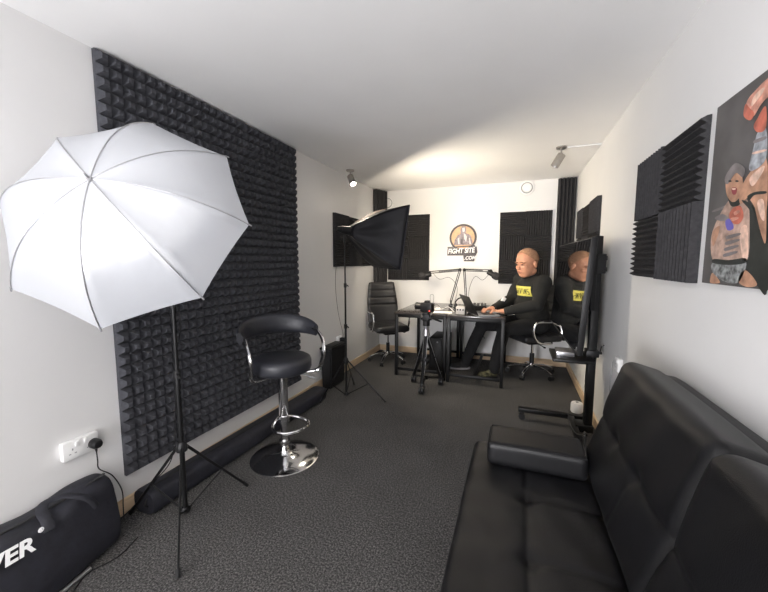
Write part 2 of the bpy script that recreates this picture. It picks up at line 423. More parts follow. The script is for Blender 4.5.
for k in range(8):
    a = .85087 + k * PI / 4
    pts = [upt(a, UR * t, uprof(t) + .0005) for t in [i / 16 for i in range(17)]]
    rb = MB().tube(pts, .0022, 6).build('rib', M['silver'], um)
    e = upt(a, UR, 0); d = (e - pts[-2]).normalized()
    MB().cyl(e - d * .008, e + d * .012, .0042, .003, 8).build('rib_tip', M['greyp'], rb)
    MB().tube([upt(a, .016, -.02), upt(a, UR * .5, uprof(.5) - .004)], .0018, 6).build('stretcher', M['silver'], um)
MB().cyl(UC + UA * (UH + .004), UC - UA * .36, .004, seg=12).build('shaft', M['silver'], um)
mb = MB(); mb.cyl(UC + UA * (UH - .006), UC + UA * (UH + .008), .011, .008, 16); mb.cyl(UC + UA * (UH + .006), UC + UA * (UH + .028), .0045, .003, 12)
mb.build('ferrule', M['greyp'], um)
mb = MB(); mb.cyl(UC - UA * .035, UC - UA * .005, .010, seg=14); mb.build('runner', M['blackplastic'], um)

# near light stand
def light_stand(label, base, feet, top, hinge, lowz, sec, rads, group='tripod light stands'):
    bx, by = base
    root = thing('light_stand', label, 'light stand', (bx, by, 0), 0, group)
    MB().cyl((bx, by, lowz), (bx, by, sec[0]), rads[0], seg=14).build('lower_pole', M['black'], root)
    MB().cyl((bx, by, sec[0] - .02), (bx, by, sec[1]), rads[1], seg=12).build('middle_pole', M['black'], root)
    MB().cyl((bx, by, sec[1] - .02), (bx, by, top), rads[2], seg=12).build('upper_pole', M['black'], root)
    for i, z in enumerate(sec):
        c = MB().cyl((bx, by, z - .022), (bx, by, z + .018), rads[i] + .005, seg=16).build('locking_collar', M['blackplastic'], root)
        MB().tube([(bx + .012, by - .01, z), (bx + .035, by - .022, z), (bx + .045, by - .025, z - .012)], .005, 8, smooth=3).build('knob', M['blackplastic'], c)
    MB().lathe([(rads[0] + .014, 0), (rads[0] + .016, .012), (rads[0] + .010, .04), (rads[0] + .004, .05)], (bx, by, hinge - .03), 18).build('leg_collar', M['blackplastic'], root)
    MB().lathe([(rads[0] + .012, 0), (rads[0] + .014, .01), (rads[0] + .006, .028)], (bx, by, lowz), 18).build('brace_collar', M['blackplastic'], root)
    for fx, fy in feet:
        d = V((fx - bx, fy - by, 0)).normalized(); h = V((bx, by, hinge - .01)) + d * .022; f = V((fx, fy, .012))
        lg = MB().tube([h, f], .0075, 8, flat=(1, .7)).build('leg', M['black'], root)
        MB().tube([f - (f - h).normalized() * .03, f + (f - h).normalized() * .004], .0105, 10).build('rubber_foot', M['blackplastic'], lg)
        mid = h.lerp(f, .56)
        MB().tube([V((bx, by, lowz + .012)) + d * .02, mid], .005, 6).build('brace', M['black'], root)
    return root
US = V((-1.593, 1.246, 0))
light_stand('black tripod light stand holding up the white umbrella near the left wall', (-1.593, 1.246),
            [(-1.301, .963), (-1.47, 1.56), (-1.885, 1.155)], 1.36, .40, .035, (.78, 1.14), (.0125, .010, .008))
mb = MB(); hd = UC - UA * .30
lh = thing('lamp_holder', 'black swivel lamp holder with glowing bulb behind the umbrella', 'lamp', (US.x, US.y, 1.36))
mb.cyl((US.x, US.y, 1.33), (US.x, US.y, 1.385), .014, seg=14); mb.tube([(US.x, US.y, 1.38), hd], .013, 10); mb.ell(hd, (.022, .022, .022))
mb.build('bracket', M['blackplastic'], lh)
off = V((0, 0, -.055)) - UA * V((0, 0, -.055)).dot(UA); bp0 = hd + off + UA * .0
mb = MB(); mb.tube([hd, bp0], .012, 8); mb.lathe([(.012, -.03), (.022, -.02), (.024, .03), (.020, .04)], bp0, 18, basis(UA)); mb.build('socket', M['blackplastic'], lh)
MB().lathe([(.014, .035), (.018, .05), (.030, .085), (.033, .105), (.026, .128), (.008, .140)], bp0, 20, basis(UA)).build('bulb', M['bulb_on'], lh)

# ---------------------------------------------------------------- softbox
SC_ = V((-1.2115, 3.3679, 1.578)); SA = V((.672614, .728368, -.13065)).normalized(); S = .60
su_ = SA.cross(V((0, 0, 1))).normalized(); sv_ = su_.cross(SA)
ca, sa = math.cos(-.03012), math.sin(-.03012); su, sv = ca * su_ + sa * sv_, -sa * su_ + ca * sv_
AP = SC_ - SA * .4313
sb = thing('softbox', 'black pyramid softbox aimed at the desks, seen from behind', 'softbox', tuple(AP))
def sbp(i, j, t):      # t 0 apex..1 rim, bulging rods
    w = .045 + (S / 2 - .045) * (.55 * t + .45 * math.sin(t * PI / 2))
    return AP + SA * (.4313 * t) + su * i * w + sv * j * w
mb = MB(); n = 16; m_ = 20; cs = [(1, 1), (1, -1), (-1, -1), (-1, 1)]
for q in range(4):
    a, b = cs[q], cs[(q + 1) % 4]; g = []
    for i in range(n + 1):
        t = i / n; p0 = sbp(*a, t); p1 = sbp(*b, t); row = []
        for k in range(m_ + 1):
            f = k / m_; p = p0.lerp(p1, f)
            cen = AP + SA * (.4313 * t); inn = (cen - p).normalized()
            p += inn * (.030 * 4 * f * (1 - f) * math.sin(PI * t) + .006 * math.sin(f * 16 + t * 3) * math.sin(PI * t)) * 1.0
            row.append(mb.bm.verts.new(p))
        g.append(row)
    for i in range(n):
        for k in range(m_): mb.bm.faces.new((g[i][k], g[i + 1][k], g[i + 1][k + 1], g[i][k + 1]))
bmesh.ops.remove_doubles(mb.bm, verts=list(mb.bm.verts), dist=1e-4)
mb.bm.faces.new([mb.bm.verts.new(sbp(i, j, 0)) for i, j in cs])
sh = mb.build('outer_shell', M['softcloth'], sb, angle=50)
md = sh.modifiers.new('thick', 'SOLIDIFY'); md.thickness = .003; md.offset = -1
for i, j in cs: MB().tube([sbp(i, j, t / 10) for t in range(11)], .0035, 6).build('corner_rod', M['black'], sb)
mb = MB(); rim = [sbp(i, j, 1) for i, j in cs]
for k in range(4): mb.tube([rim[k] + SA * .006, rim[(k + 1) % 4] + SA * .006], .007, 8)
mb.build('rim_piping', M['nylon'], sb)
mb = MB(); mb.prism([SC_ + SA * .001 + su * i * (S / 2 - .008) + sv * j * (S / 2 - .008) for i, j in cs], SA * .006)
mb.build('front_diffuser', M['diffuser'], sb, smooth=False)
mb = MB(); mb.cyl(AP - SA * .09, AP + SA * .02, .035, .045, 18); mb.cyl(AP - SA * .13, AP - SA * .08, .022, .034, 16); mb.build('lamp_body', M['blackplastic'], sb)
# added tan strip: spotlight glare on the black top panel, put into colour
mb = MB()
pts0 = [sbp(-.55, 1.02, t) + sv * .010 for t in (.12, .3, .5, .7)]; pts1 = [sbp(.55, 1.02, t) + sv * .010 for t in (.12, .3, .5, .7)]
a_ = [mb.bm.verts.new(p) for p in pts0]; b_ = [mb.bm.verts.new(p) for p in pts1]
c_ = [mb.bm.verts.new(p + sv * .003) for p in pts0]; d_ = [mb.bm.verts.new(p + sv * .003) for p in pts1]
for i in range(3):
    mb.bm.faces.new((a_[i], a_[i + 1], b_[i + 1], b_[i])); mb.bm.faces.new((c_[i], d_[i], d_[i + 1], c_[i + 1]))
    mb.bm.faces.new((a_[i], c_[i], c_[i + 1], a_[i + 1])); mb.bm.faces.new((b_[i], b_[i + 1], d_[i + 1], d_[i]))
mb.bm.faces.new((a_[0], b_[0], d_[0], c_[0])); mb.bm.faces.new((a_[3], c_[3], d_[3], b_[3]))
fl = mb.build('top_glare', M['tan'], sb); fl['label'] = 'tan strip of painted spotlight glare on top'
SP = (AP.x - .035, AP.y - .045)
light_stand('thin black tripod light stand carrying the softbox, beside the waste bin', SP,
            [(-1.13, 3.02), (-1.71, 2.80), (-1.62, 3.36)], 1.56, .385, .03, (.72, 1.12), (.011, .009, .0075))
mb = MB(); mb.cyl((SP[0], SP[1], 1.53), (SP[0], SP[1], 1.60), .014, seg=12); mb.tube([(SP[0], SP[1], 1.59), AP - SA * .05], .012, 8)
mb.tube([(SP[0], SP[1], 1.585), (SP[0] - .02, SP[1] - .05, 1.575)], .006, 8)
mb.build('tilt_bracket', M['blackplastic'], sb)

# ---------------------------------------------------------------- bar stool
BX, BY = -1.451, 1.905
st = thing('bar_stool', 'black padded bar stool with chrome arms, footrest and round chrome base', 'bar stool', (BX, BY, 0))
MB().lathe([(.226, 0), (.229, .006), (.220, .012), (.13, .022), (.06, .034), (.036, .05), (.032, .075), (.028, .085), (.004, .086)], (BX, BY, 0), 56).build('base', M['chrome'], st, angle=60)
mb = MB(); mb.cyl((BX, BY, .07), (BX, BY, .27), .022, seg=24); mb.cyl((BX, BY, .25), (BX, BY, .60), .031, seg=24)
mb.cyl((BX, BY, .10), (BX, BY, .13), .036, seg=24)
mb.build('column', M['chrome'], st)
# orientation: sitter faces f
sf = V((.72, -.50, 0)).normalized(); sl = V((-sf.y, sf.x, 0))        # sl: left-hand side
def SP3(f, l, z): return V((BX, BY, z)) + sf * f + sl * l
mb = MB(); mb.tube([SP3(-.02, .034, .285), SP3(.05, .085, .285), SP3(.15, .115, .285), SP3(.225, .06, .285), SP3(.225, -.06, .285), SP3(.15, -.115, .285), SP3(.05, -.085, .285), SP3(-.02, -.034, .285)], .0095, 10, smooth=6)
mb.cyl((BX, BY, .265), (BX, BY, .305), .036, seg=24)
mb.build('footrest', M['chrome'], st)
def seatdisp(p):
    k = 0
    if p.z > 0: k = .012 * (1 - min(1, (p.x ** 2 + p.y ** 2) / .03))
    return V((0, 0, k))
mb = MB(); mb.lathe([(.01, .615), (.165, .615), (.186, .625), (.193, .645), (.193, .685), (.186, .705), (.165, .717), (.10, .722), (.01, .724)], (BX, BY, 0), 48)
mb.build('seat', M['stoolleather'], st, angle=50)
MB().box((BX, BY, .606), (.16, .16, .02), bev=.004).build('seat_plate', M['black'], st)
# back rest band curved round rear
mb = MB(); rings = []
for k in range(25):
    u = k / 24; ang = (-1 + 2 * u) * R(84); tt = abs(2 * u - 1)
    hh = .068 * (1 - .40 * tt ** 3); zc = .905 - .045 * tt ** 2; rr = .250 + .01 * tt
    ring = []
    for j in range(14):
        b = 2 * PI * j / 14; o_ = .024 * math.cos(b) * (1 - .3 * tt ** 4); z_ = hh * math.copysign(abs(math.sin(b)) ** .8, math.sin(b))
        rad = rr + o_ + .10 * z_
        ring.append(mb.bm.verts.new(SP3(-math.cos(ang) * rad * .92, math.sin(ang) * rad, zc + z_)))
    rings.append(ring)
for A, B in zip(rings, rings[1:]):
    for j in range(14): mb.bm.faces.new((A[j], A[(j + 1) % 14], B[(j + 1) % 14], B[j]))
mb.bm.faces.new(rings[0]); mb.bm.faces.new(rings[-1])
mb.build('backrest', M['stoolleather'], st, angle=60)
for sgn in (1, -1):
    mb = MB()
    for dl in (0, .016):
        mb.tube([SP3(-.04 + dl, .235 * sgn, .872), SP3(.03 + dl, .242 * sgn, .865), SP3(.105 + dl, .245 * sgn, .815), SP3(.135 + dl, .238 * sgn, .745), SP3(.11 + dl, .234 * sgn, .675), SP3(.08 + dl, .22 * sgn, .612), SP3(.05 + dl, .16 * sgn, .598), SP3(.02 + dl, .06 * sgn, .600)], .0092, 10, smooth=6)
    mb.build('armrest', M['chrome'], st)
mb = MB(); mb.tube([SP3(.0, .03, .59), SP3(.03, .12, .578), SP3(.04, .17, .56)], .005, 8, smooth=4); mb.tube([SP3(.04, .16, .563), SP3(.045, .215, .535)], .008, 8)
mb.build('height_lever', M['greyp'], st)

# ---------------------------------------------------------------- waste bin
wb = thing('waste_bin', 'slim black plastic bin with flat lid against the left wall', 'bin', (-1.85, 3.32, 0))
def tapered(mb, x0, x1, y0, y1, z0, z1, inset):
    P0 = [(x0 + inset, y0 + inset, z0), (x1 - inset, y0 + inset, z0), (x1 - inset, y1 - inset, z0), (x0 + inset, y1 - inset, z0)]
    P1 = [(x0, y0, z1), (x1, y0, z1), (x1, y1, z1), (x0, y1, z1)]
    vs = mb._add(P0 + P1, [(0, 1, 2, 3), (4, 5, 6, 7), (0, 1, 5, 4), (1, 2, 6, 5), (2, 3, 7, 6), (3, 0, 4, 7)])
    ed = set(); [ed.update(v.link_edges) for v in vs]
    bmesh.ops.bevel(mb.bm, geom=[e for e in ed], offset=.012, segments=3, affect='EDGES')
mb = MB(); tapered(mb, -1.905, -1.775, 3.14, 3.47, .001, .425, .010); mb.build('bin_body', M['blackplastic'], wb)
mb = MB(); mb.box((-1.84, 3.305, .432), (.145, .345, .024), bev=.008); mb.box((-1.84, 3.305, .447), (.10, .25, .010), bev=.004); mb.build('lid', M['black'], wb)

# ---------------------------------------------------------------- office chairs
def chair_mb(root):
    # local: faces +x, origin on floor
    for k in range(5):
        a = R(90 + 72 * k) + .3
        d = V((math.cos(a), math.sin(a), 0))
        mb = MB(); mb.tube([d * .03 + V((0, 0, .115)), d * .16 + V((0, 0, .105)), d * .27 + V((0, 0, .068))], [.020, .012], 10, smooth=4, flat=(.8, 1.1))
        mb.cyl(d * .262 + V((0, 0, .078)), d * .262 + V((0, 0, .05)), .009, seg=10)
        lg = mb.build('base_leg', M['chrome'], root, local=True)
        w = V((-d.y, d.x, 0)); mb = MB(); c = d * .268 + V((0, 0, .0265))
        for s_ in (-1, 1): mb.cyl(c + w * (s_ * .006), c + w * (s_ * .024), .0255, seg=18)
        mb.box(c + V((0, 0, .012)), (.03, .03, .03), bev=.006)
        mb.build('caster', M['blackplastic'], lg, local=True)
    mb = MB(); mb.cyl((0, 0, .09), (0, 0, .14), .034, seg=20); mb.build('hub', M['chrome'], root, local=True)
    mb = MB(); mb.cyl((0, 0, .13), (0, 0, .26), .026, seg=18); mb.build('gas_lift_cover', M['blackplastic'], root, local=True)
    mb = MB(); mb.cyl((0, 0, .25), (0, 0, .40), .015, seg=16); mb.build('gas_lift', M['chrome'], root, local=True)
    mb = MB(); mb.box((0, 0, .405), (.20, .16, .05), bev=.01); mb.tube([(0, .06, .40), (.02, .22, .395), (.02, .25, .39)], .006, 8); mb.ell((.02, .25, .39), (.012, .022, .010))
    mb.build('tilt_mechanism', M['blackplastic'], root, local=True)
    def sd(p):
        q = V((0, 0, 0))
        if p.z > 0:
            q.z = .010 * math.cos(p.y / .24 * PI / 2) - .006 * math.exp(-((abs(p.x) % .11 - .055) / .010) ** 2)
        return q
    MB().rbox((.02, 0, .475), (.48, .49, .085), .035, disp=sd, res=(36, 10, 5)).build('seat', M['leather'], root, local=True, angle=60)
    # back
    rm = Euler((0, R(-11), 0)).to_matrix()
    def bd(p):
        q = V((0, 0, 0)); e = math.exp(-((((p.z + .28) % .1) - .05) / .010) ** 2)
        if p.x > 0 and p.z > -.10: q.x = -.011 * e
        q.x += -.035 * (1 - (p.y / .24) ** 2) + .015
        q.y = -p.y * .16 * max(0, p.z / .3)
        return q
    MB().rbox((-.27, 0, .775), (.055, .47, .58), .026, rm, disp=bd, res=(4, 10, 56)).build('backrest', M['leather'], root, local=True, angle=60)
    mb = MB(); mb.tube([(-.12, 0, .40), (-.25, 0, .43), (-.285, 0, .60), (-.325, 0, .80)], .018, 10, smooth=5, flat=(.6, 1.8)); mb.build('back_support', M['chrome'], root, local=True)
    for s_ in (-1, 1):
        y = .262 * s_
        mb = MB(); mb.tube([(-.10, y * .8, .425), (-.04, y, .43), (.10, y, .45), (.17, y, .55), (.15, y, .655), (.08, y, .678), (-.12, y, .672), (-.20, y * .97, .66), (-.245, y * .86, .63)], .0125, 10, smooth=6)
        ar = mb.build('armrest', M['chrome'], root, local=True)
        MB().rbox((-.03, y, .690), (.17, .034, .018), .008, res=(6, 3, 3)).build('arm_pad', M['blackplastic'], ar, local=True)
ch = thing('office_chair', 'empty black office chair with ribbed back in the far left corner', 'office chair', (-1.53, 4.34, 0), math.atan2(-.78, .62), 'office chairs at the desks')
chair_mb(ch)
ch2 = copy_tree(ch); ch.scale = (.92, .92, 1); ch.location = (-1.585, 4.34, 0); ch2.location = (.205, 4.43, 0); ch2.rotation_euler = (0, 0, R(212))
ch2['label'] = 'office chair with silver arm loops under the seated man'

# ---------------------------------------------------------------- desks
def desk_build(root, w=.612, l=1.04, h=.76):
    MB().box((w / 2, l / 2, h - .0125), (w, l, .025), bev=.003).build('desk_top', M['desk'], root, local=True)
    for y in (.022, l - .022):
        for x in (.022, w - .022):
            MB().box((x, y, (h - .025) / 2 + .002), (.035, .035, h - .029), bev=.002).build('leg', M['black'], root, local=True)
        MB().box((w / 2, y, .085), (w - .08, .030, .030), bev=.002).build('bottom_rail', M['black'], root, local=True)
        MB().box((w / 2, y, h - .043), (w - .08, .03, .034), bev=.002).build('top_rail', M['black'], root, local=True)
    for x in (.022, w - .022): MB().box((x, l / 2, h - .043), (.03, l - .08, .034), bev=.002).build('side_rail', M['black'], root, local=True)
    MB().box((w / 2, l / 2, .085), (.03, l - .08, .03), bev=.002).build('foot_rail', M['black'], root, local=True)
d1 = thing('desk', 'black steel framed desk nearest the empty chair, camera tripod in front of it', 'desk', (-1.320, 3.83, 0), 0, 'two black desks pushed together')
desk_build(d1)
d2 = copy_tree(d1); d2.location = (-.702, 3.80, 0); d2['label'] = 'black steel framed desk where the man types on the laptop'

# ---------------------------------------------------------------- microphones on boom arms
def mic(label, base, elbow, tip, micp, aim):
    base, elbow, tip, micp = map(V, (base, elbow, tip, micp)); aim = V(aim).normalized()
    root = thing('boom_microphone', label, 'microphone', tuple(base), 0, 'boom arm microphones')
    mb = MB(); mb.box(base + V((0, 0, .012)), (.05, .06, .024), bev=.004); mb.cyl(base + V((0, 0, .02)), base + V((0, 0, .07)), .012, seg=12); mb.build('desk_clamp', M['blackplastic'], root)
    b2 = base + V((0, 0, .06)); side = (elbow - b2).cross(tip - elbow).normalized() * .011
    n1 = (elbow - b2).cross(side).normalized() * .010; n2 = (tip - elbow).cross(side).normalized() * .012
    mb = MB()
    for s_ in (-1, 1): mb.tube([b2 + n1 * s_, elbow + n1 * s_], .0055, 6)
    mb.build('lower_arm', M['black'], root)
    mb = MB()
    for s_ in (-1, 1): mb.tube([elbow + n2 * s_, tip + n2 * s_], .0055, 6)
    mb.tube([elbow + n2 * .2 + side, tip.lerp(elbow, .3) + side], .004, 6)
    mb.build('upper_arm', M['steel'] if False else M['black'], root)
    mb = MB(); mb.ell(elbow, (.022, .022, .022)); mb.ell(tip, (.02, .02, .02)); mb.tube([tip, tip.lerp(micp, .5) + V((0, 0, -.005)), micp], .008, 8, smooth=3); mb.build('joint', M['blackplastic'], root)
    rm = basis(aim)
    m_ = MB().lathe([(.012, -.075), (.028, -.07), (.032, -.05), (.032, .0), (.03, .01)], micp, 20, rm).build('microphone_body', M['blackplastic'], root)
    MB().lathe([(.032, .0), (.042, .012), (.047, .035), (.046, .065), (.036, .088), (.008, .095)], micp, 20, rm).build('foam_windscreen', M['foam'], m_)
mic('boom microphone reaching left towards the empty office chair', (-.80, 4.62, .76), (-.690, 4.62, 1.235), (-1.07, 4.52, 1.20), (-1.115, 4.50, 1.165), (-.95, -.25, -.15))
mic('boom microphone reaching right towards the seated man', (-.60, 4.62, .76), (-.635, 4.62, 1.235), (-.30, 4.55, 1.228), (-.275, 4.53, 1.185), (.85, -.2, -.45))
# mic cables
def cable(label, pts, r=.003, m='blackplastic', name='cable', cat='cable', group=None, sm=8):
    o = MB().tube(pts, r, 6, smooth=sm).build(name, M[m]); tag(o, label, cat, group); return o
cable('thin black cable looping under the left microphone arm', [(-1.03, 4.56, 1.185), (-.95, 4.60, 1.11), (-.83, 4.66, 1.13), (-.73, 4.68, 1.0), (-.76, 4.70, .80), (-.74, 4.72, .765)], .0025, name='microphone_cable')
cable('thin black cable hanging below the right microphone arm', [(-.31, 4.57, 1.20), (-.40, 4.60, 1.11), (-.50, 4.66, 1.15), (-.57, 4.68, 1.0), (-.585, 4.70, .80), (-.56, 4.70, .765)], .0025, name='microphone_cable')

# ---------------------------------------------------------------- desk items
TZ = .76
lp = thing('laptop', 'open dark laptop under the hands of the seated man', 'laptop', (-.325, 3.985, TZ), R(26))
MB().box((0, 0, .009), (.24, .33, .016), bev=.004).build('laptop_base', M['greyp'], lp, local=True)
rm = Euler((0, R(-28), 0)).to_matrix()
MB().box(V((-.122, 0, .012)) + rm @ V((0, 0, .115)), (.008, .33, .23), rm, bev=.003).build('laptop_lid', M['blackplastic'], lp, local=True)
MB().box((.01, 0, .0178), (.12, .28, .002)).build('keyboard', M['blackplastic'], lp, local=True, smooth=False)
MB().box(V((-.1175, 0, .012)) + rm @ V((.0005, 0, .115)), (.002, .31, .205), rm).build('laptop_screen', M['tvscreen'], lp, local=True, smooth=False)
ai = thing('audio_interface', 'small grey box with knobs on the desk beside the laptop', 'audio interface', (-.565, 3.925, TZ))
MB().box((-.0, .0, .045), (.10, .10, .086), bev=.006).build('case', M['clearp'], ai, local=True)
for k in range(3):
    MB().cyl((-.03 + .03 * k, -.05, .055), (-.03 + .03 * k, -.062, .055), .009, seg=14).build('knob', M['blackplastic'], ai, local=True)
mx = thing('audio_mixer', 'black audio mixer with small knobs behind the laptop', 'mixer', (-.45, 4.42, TZ), R(5))
MB().box((0, 0, .03), (.24, .20, .055), Euler((R(5), 0, 0)), bev=.006).build('case', M['blackplastic'], mx, local=True)
for i in range(5):
    for j in range(3):
        MB().cyl((-.09 + i * .045, -.06 + j * .05, .05), (-.09 + i * .045, -.06 + j * .05, .072), .008, .006, 10).build('knob', M['greyp'] if (i + j) % 3 else M['white'], mx, local=True)
for k, (x, y, a) in enumerate(((-.78, 3.98, 8), (-.95, 4.25, -14))):
    o = MB().box((0, 0, .0015 + .0), (.21, .15, .003), bev=.0005).build('paper_sheet', M['paper'], smooth=False); o.location = (x, y, TZ + .0005); o.rotation_euler = (0, 0, R(a))
    tag(o, ('white sheet of paper at the front edge of the desks, beside the camera', 'white sheet of paper farther back on the left desk')[k], 'paper', 'papers on the desks')
hp = thing('headphones', 'black headphones lying on the desk behind the laptop lid', 'headphones', (-.60, 4.28, TZ))
MB().tube([(-.08, 0, .03), (-.085, 0, .09), (-.04, 0, .14), (.04, 0, .14), (.085, 0, .09), (.08, 0, .03)], .008, 8, smooth=5).build('headband', M['blackplastic'], hp, local=True)
for s_ in (-1, 1): MB().rbox((.082 * s_, 0, .038), (.035, .07, .075), .017, res=(4, 4, 4)).build('ear_cup', M['foam'], hp, local=True)
for k, pts in enumerate(([(-.95, 4.05, .766), (-.86, 4.12, .80), (-.80, 4.0, .790), (-.74, 4.1, .81), (-.66, 4.04, .766)],
            [(-.98, 4.15, .766), (-.90, 4.2, .82), (-.82, 4.12, .78), (-.72, 4.2, .80), (-.62, 4.12, .766)],
            [(-.88, 4.3, .766), (-.80, 4.26, .82), (-.70, 4.3, .79), (-.64, 4.24, .766)])):
    cable(('tangled white cable on the desk near the papers', 'tangled black cable on the desk behind the papers', 'tangled grey cable on the desk in front of the boom arm clamps')[k], pts, .003, ('white', 'blackplastic', 'greyp')[k], 'desk_cable', group='loose cables on the desks')
for k, (x, y0, z0) in enumerate(((-.80, 4.02, .76), (-.66, 4.4, .76), (-.50, 4.5, .76), (-.42, 4.35, .76))):
    cable(('white cable hanging straight down below the left desk edge', 'grey cable hanging below the desk join', 'white cable curling below the right desk', 'grey cable looping below the right desk beside the knee')[k],
          [(x, YB - .045, .80), (x + .01, YB - .03, .70), (x - .04, YB - .04, .48), (x + .05, YB - .04, .30), (x - .02, YB - .06, .42), (x + .03, YB - .05, .60)] if k > 1 else [(x, YB - .045, .80), (x + .01, YB - .03, .70), (x, YB - .03, .30), (x + .04, YB - .05, .02)], .004, ('white', 'greyp')[k % 2], 'hanging_cable', group='cables hanging under the desks')

pt = thing('computer_tower', 'black computer tower on the floor under the left desk, behind the camera tripod', 'computer', (-.86, 4.30, 0), 0)
MB().box((0, 0, .225), (.20, .42, .41), bev=.006).build('case', M['blackplastic'], pt, local=True)
MB().box((0, -.213, .225), (.19, .010, .40), bev=.003).build('front_panel', M['black'], pt, local=True)
MB().cyl((0, -.216, .38), (0, -.221, .38), .010, seg=16).build('power_button', M['greyp'], pt, local=True)
for sx in (-1, 1):
    for sy in (-1, 1): MB().cyl((.08 * sx, .17 * sy, 0), (.08 * sx, .17 * sy, .021), .015, seg=12).build('foot', M['blackplastic'], pt, local=True)
# ---------------------------------------------------------------- camera on tripod
tx, ty = -.86, 3.52
tp = thing('camera_tripod', 'camera tripod with silver legs on small wheels in front of the desks', 'tripod', (tx, ty, 0))
feet = [(-.865, 3.37), (-1.035, 3.68), (-.735, 3.70)]
for fx, fy in feet:
    f = V((fx, fy, .075)); h = V((tx, ty, .60)); d = (f - h).normalized(); w = d.cross(V((0, 0, 1))).normalized()
    mb = MB(); 
    for s_ in (-1, 1): mb.tube([h + w * .020 * s_ + d * .02, f + w * .014 * s_ - d * .06], .0045, 8)
    lg = mb.build('leg', M['silver'], tp)
    MB().tube([h + d * .02, f], .019, 8).build('inner_leg', M['black'], lg)
    mb = MB(); mb.box(h.lerp(f, .50), (.05, .03, .03), bev=.005); mb.box(h.lerp(f, .97), (.035, .035, .03), bev=.005); mb.build('leg_clamp', M['blackplastic'], lg)
    mb = MB(); mb.cyl((fx - .024, fy, .041), (fx - .006, fy, .041), .040, seg=18); mb.cyl((fx + .006, fy, .041), (fx + .024, fy, .041), .040, seg=18); mb.box((fx, fy, .062), (.04, .03, .03), bev=.006)
    mb.build('wheel', M['blackplastic'], lg)
mb = MB()
for fx, fy in feet: mb.tube([(tx, ty, .13), (fx, fy, .085)], .010, 8)
mb.cyl((tx, ty, .11), (tx, ty, .15), .025, seg=14); mb.build('dolly_spreader', M['black'], tp)
mb = MB(); mb.cyl((tx, ty, .58), (tx, ty, .64), .040, .034, 20); mb.cyl((tx, ty, .64), (tx, ty, .685), .026, .030, 20); mb.build('bowl', M['silver'], tp)
mb = MB(); mb.cyl((tx, ty, .68), (tx, ty, .73), .036, seg=20); mb.box((tx, ty, .765), (.075, .06, .075), bev=.01); mb.cyl((tx - .055, ty, .765), (tx + .055, ty, .765), .026, seg=18); mb.box((tx, ty, .812), (.06, .11, .018), bev=.004); mb.build('fluid_head', M['blackplastic'], tp)
mb = MB(); mb.tube([(tx + .04, ty + .02, .76), (tx + .10, ty + .20, .70)], .006, 8); mb.tube([(tx + .07, ty + .12, .73), (tx + .11, ty + .22, .695)], .011, 8); mb.build('pan_handle', M['blackplastic'], tp)
cm = thing('video_camera', 'black camera mounted on the wheeled tripod in front of the desks', 'camera', (tx, ty, .822), R(-12))
MB().box((.01, 0, .052), (.13, .085, .095), bev=.012).build('camera_body', M['blackplastic'], cm, local=True)
MB().box((.01, 0, .108), (.05, .06, .03), bev=.008).build('viewfinder_hump', M['blackplastic'], cm, local=True)
mb = MB(); mb.cyl((-.055, .01, .055), (-.115, .01, .055), .034, .036, 22); mb.cyl((-.112, .01, .055), (-.125, .01, .055), .04, seg=22); ln = mb.build('camera_lens', M['blackplastic'], cm, local=True)
MB().cyl((-.1245, .01, .055), (-.1265, .01, .055), .031, seg=22).build('lens_glass', M['lens'], ln, local=True)
mb = MB(); mb.tube([(.045, 0, .10), (.04, 0, .17), (.06, 0, .19), (.08, 0, .17), (.075, 0, .09)], .003, 6, smooth=5); mb.build('strap_loop', M['greyp'], cm, local=True)
MB().ell((.055, -.045, .02), (.006, .004, .006)).build('record_lamp', M['red'], cm, local=True)

# ---------------------------------------------------------------- television on wheeled stand
tv = thing('television_stand', 'black wheeled television stand with one upright and a small tray', 'stand', (.545, 2.97, 0))
MB().box((.548, 2.96, .80), (.055, .07, 1.46), bev=.006).build('upright', M['black'], tv)
for yl in (3.12, 2.55):
    lg = MB().box((.33, yl, .085), (.55, .05, .035), bev=.004).build('base_leg', M['black'], tv)
    for x in (.085, .585):
        mb = MB()
        for s_ in (-1, 1): mb.cyl((x, yl + .012 * s_ - .008, .027), (x, yl + .012 * s_ + .008, .027), .026, seg=18)
        mb.box((x, yl, .056), (.035, .022, .03), bev=.004); mb.build('caster', M['blackplastic'], lg)
mb = MB(); mb.box((.455, 2.835, .085), (.045, .62, .03), bev=.003); mb.box((.52, 2.96, .085), (.12, .12, .05), bev=.003); mb.build('crossbar', M['black'], tv)
MB().box((.405, 2.93, .632), (.27, .34, .022), bev=.004).build('tray', M['black'], tv)
mb = MB(); mb.box((.548, 2.96, .665), (.085, .10, .05), bev=.006); mb.cyl((.59, 2.96, .665), (.615, 2.96, .665), .010, seg=10); mb.tube([(.60, 2.95, .675), (.61, 2.95, .72), (.625, 2.95, .73)], .004, 6); mb.build('tray_clamp', M['blackplastic'], tv)
mb = MB(); mb.box((.560, 2.96, 1.33), (.075, .11, .14), bev=.006); mb.box((.595, 2.94, 1.37), (.02, .05, .03)); mb.box((.595, 2.94, 1.29), (.02, .05, .03)); mb.box((.51, 2.96, 1.2), (.03, .30, .40), bev=.003)
mb.build('mount_bracket', M['black'], tv)
tilt = math.atan2(.050, .785)
TVr = thing('television', 'large black television on the wheeled stand, mirroring the seated man', 'television', (.42, 3.30, .72))
def tvp(d, y, h): return V((.394 - (y - 2.6) * .032 + d * math.cos(tilt) + h * math.sin(tilt), y, .72 + h * math.cos(tilt) - d * math.sin(tilt)))
rmt = Euler((0, 0, .032)).to_matrix() @ Euler((0, tilt, 0)).to_matrix()
MB().box(tvp(.020, 3.30, .393), (.036, 1.40, .786), rmt, bev=.004).build('television_body', M['blackplastic'], TVr)
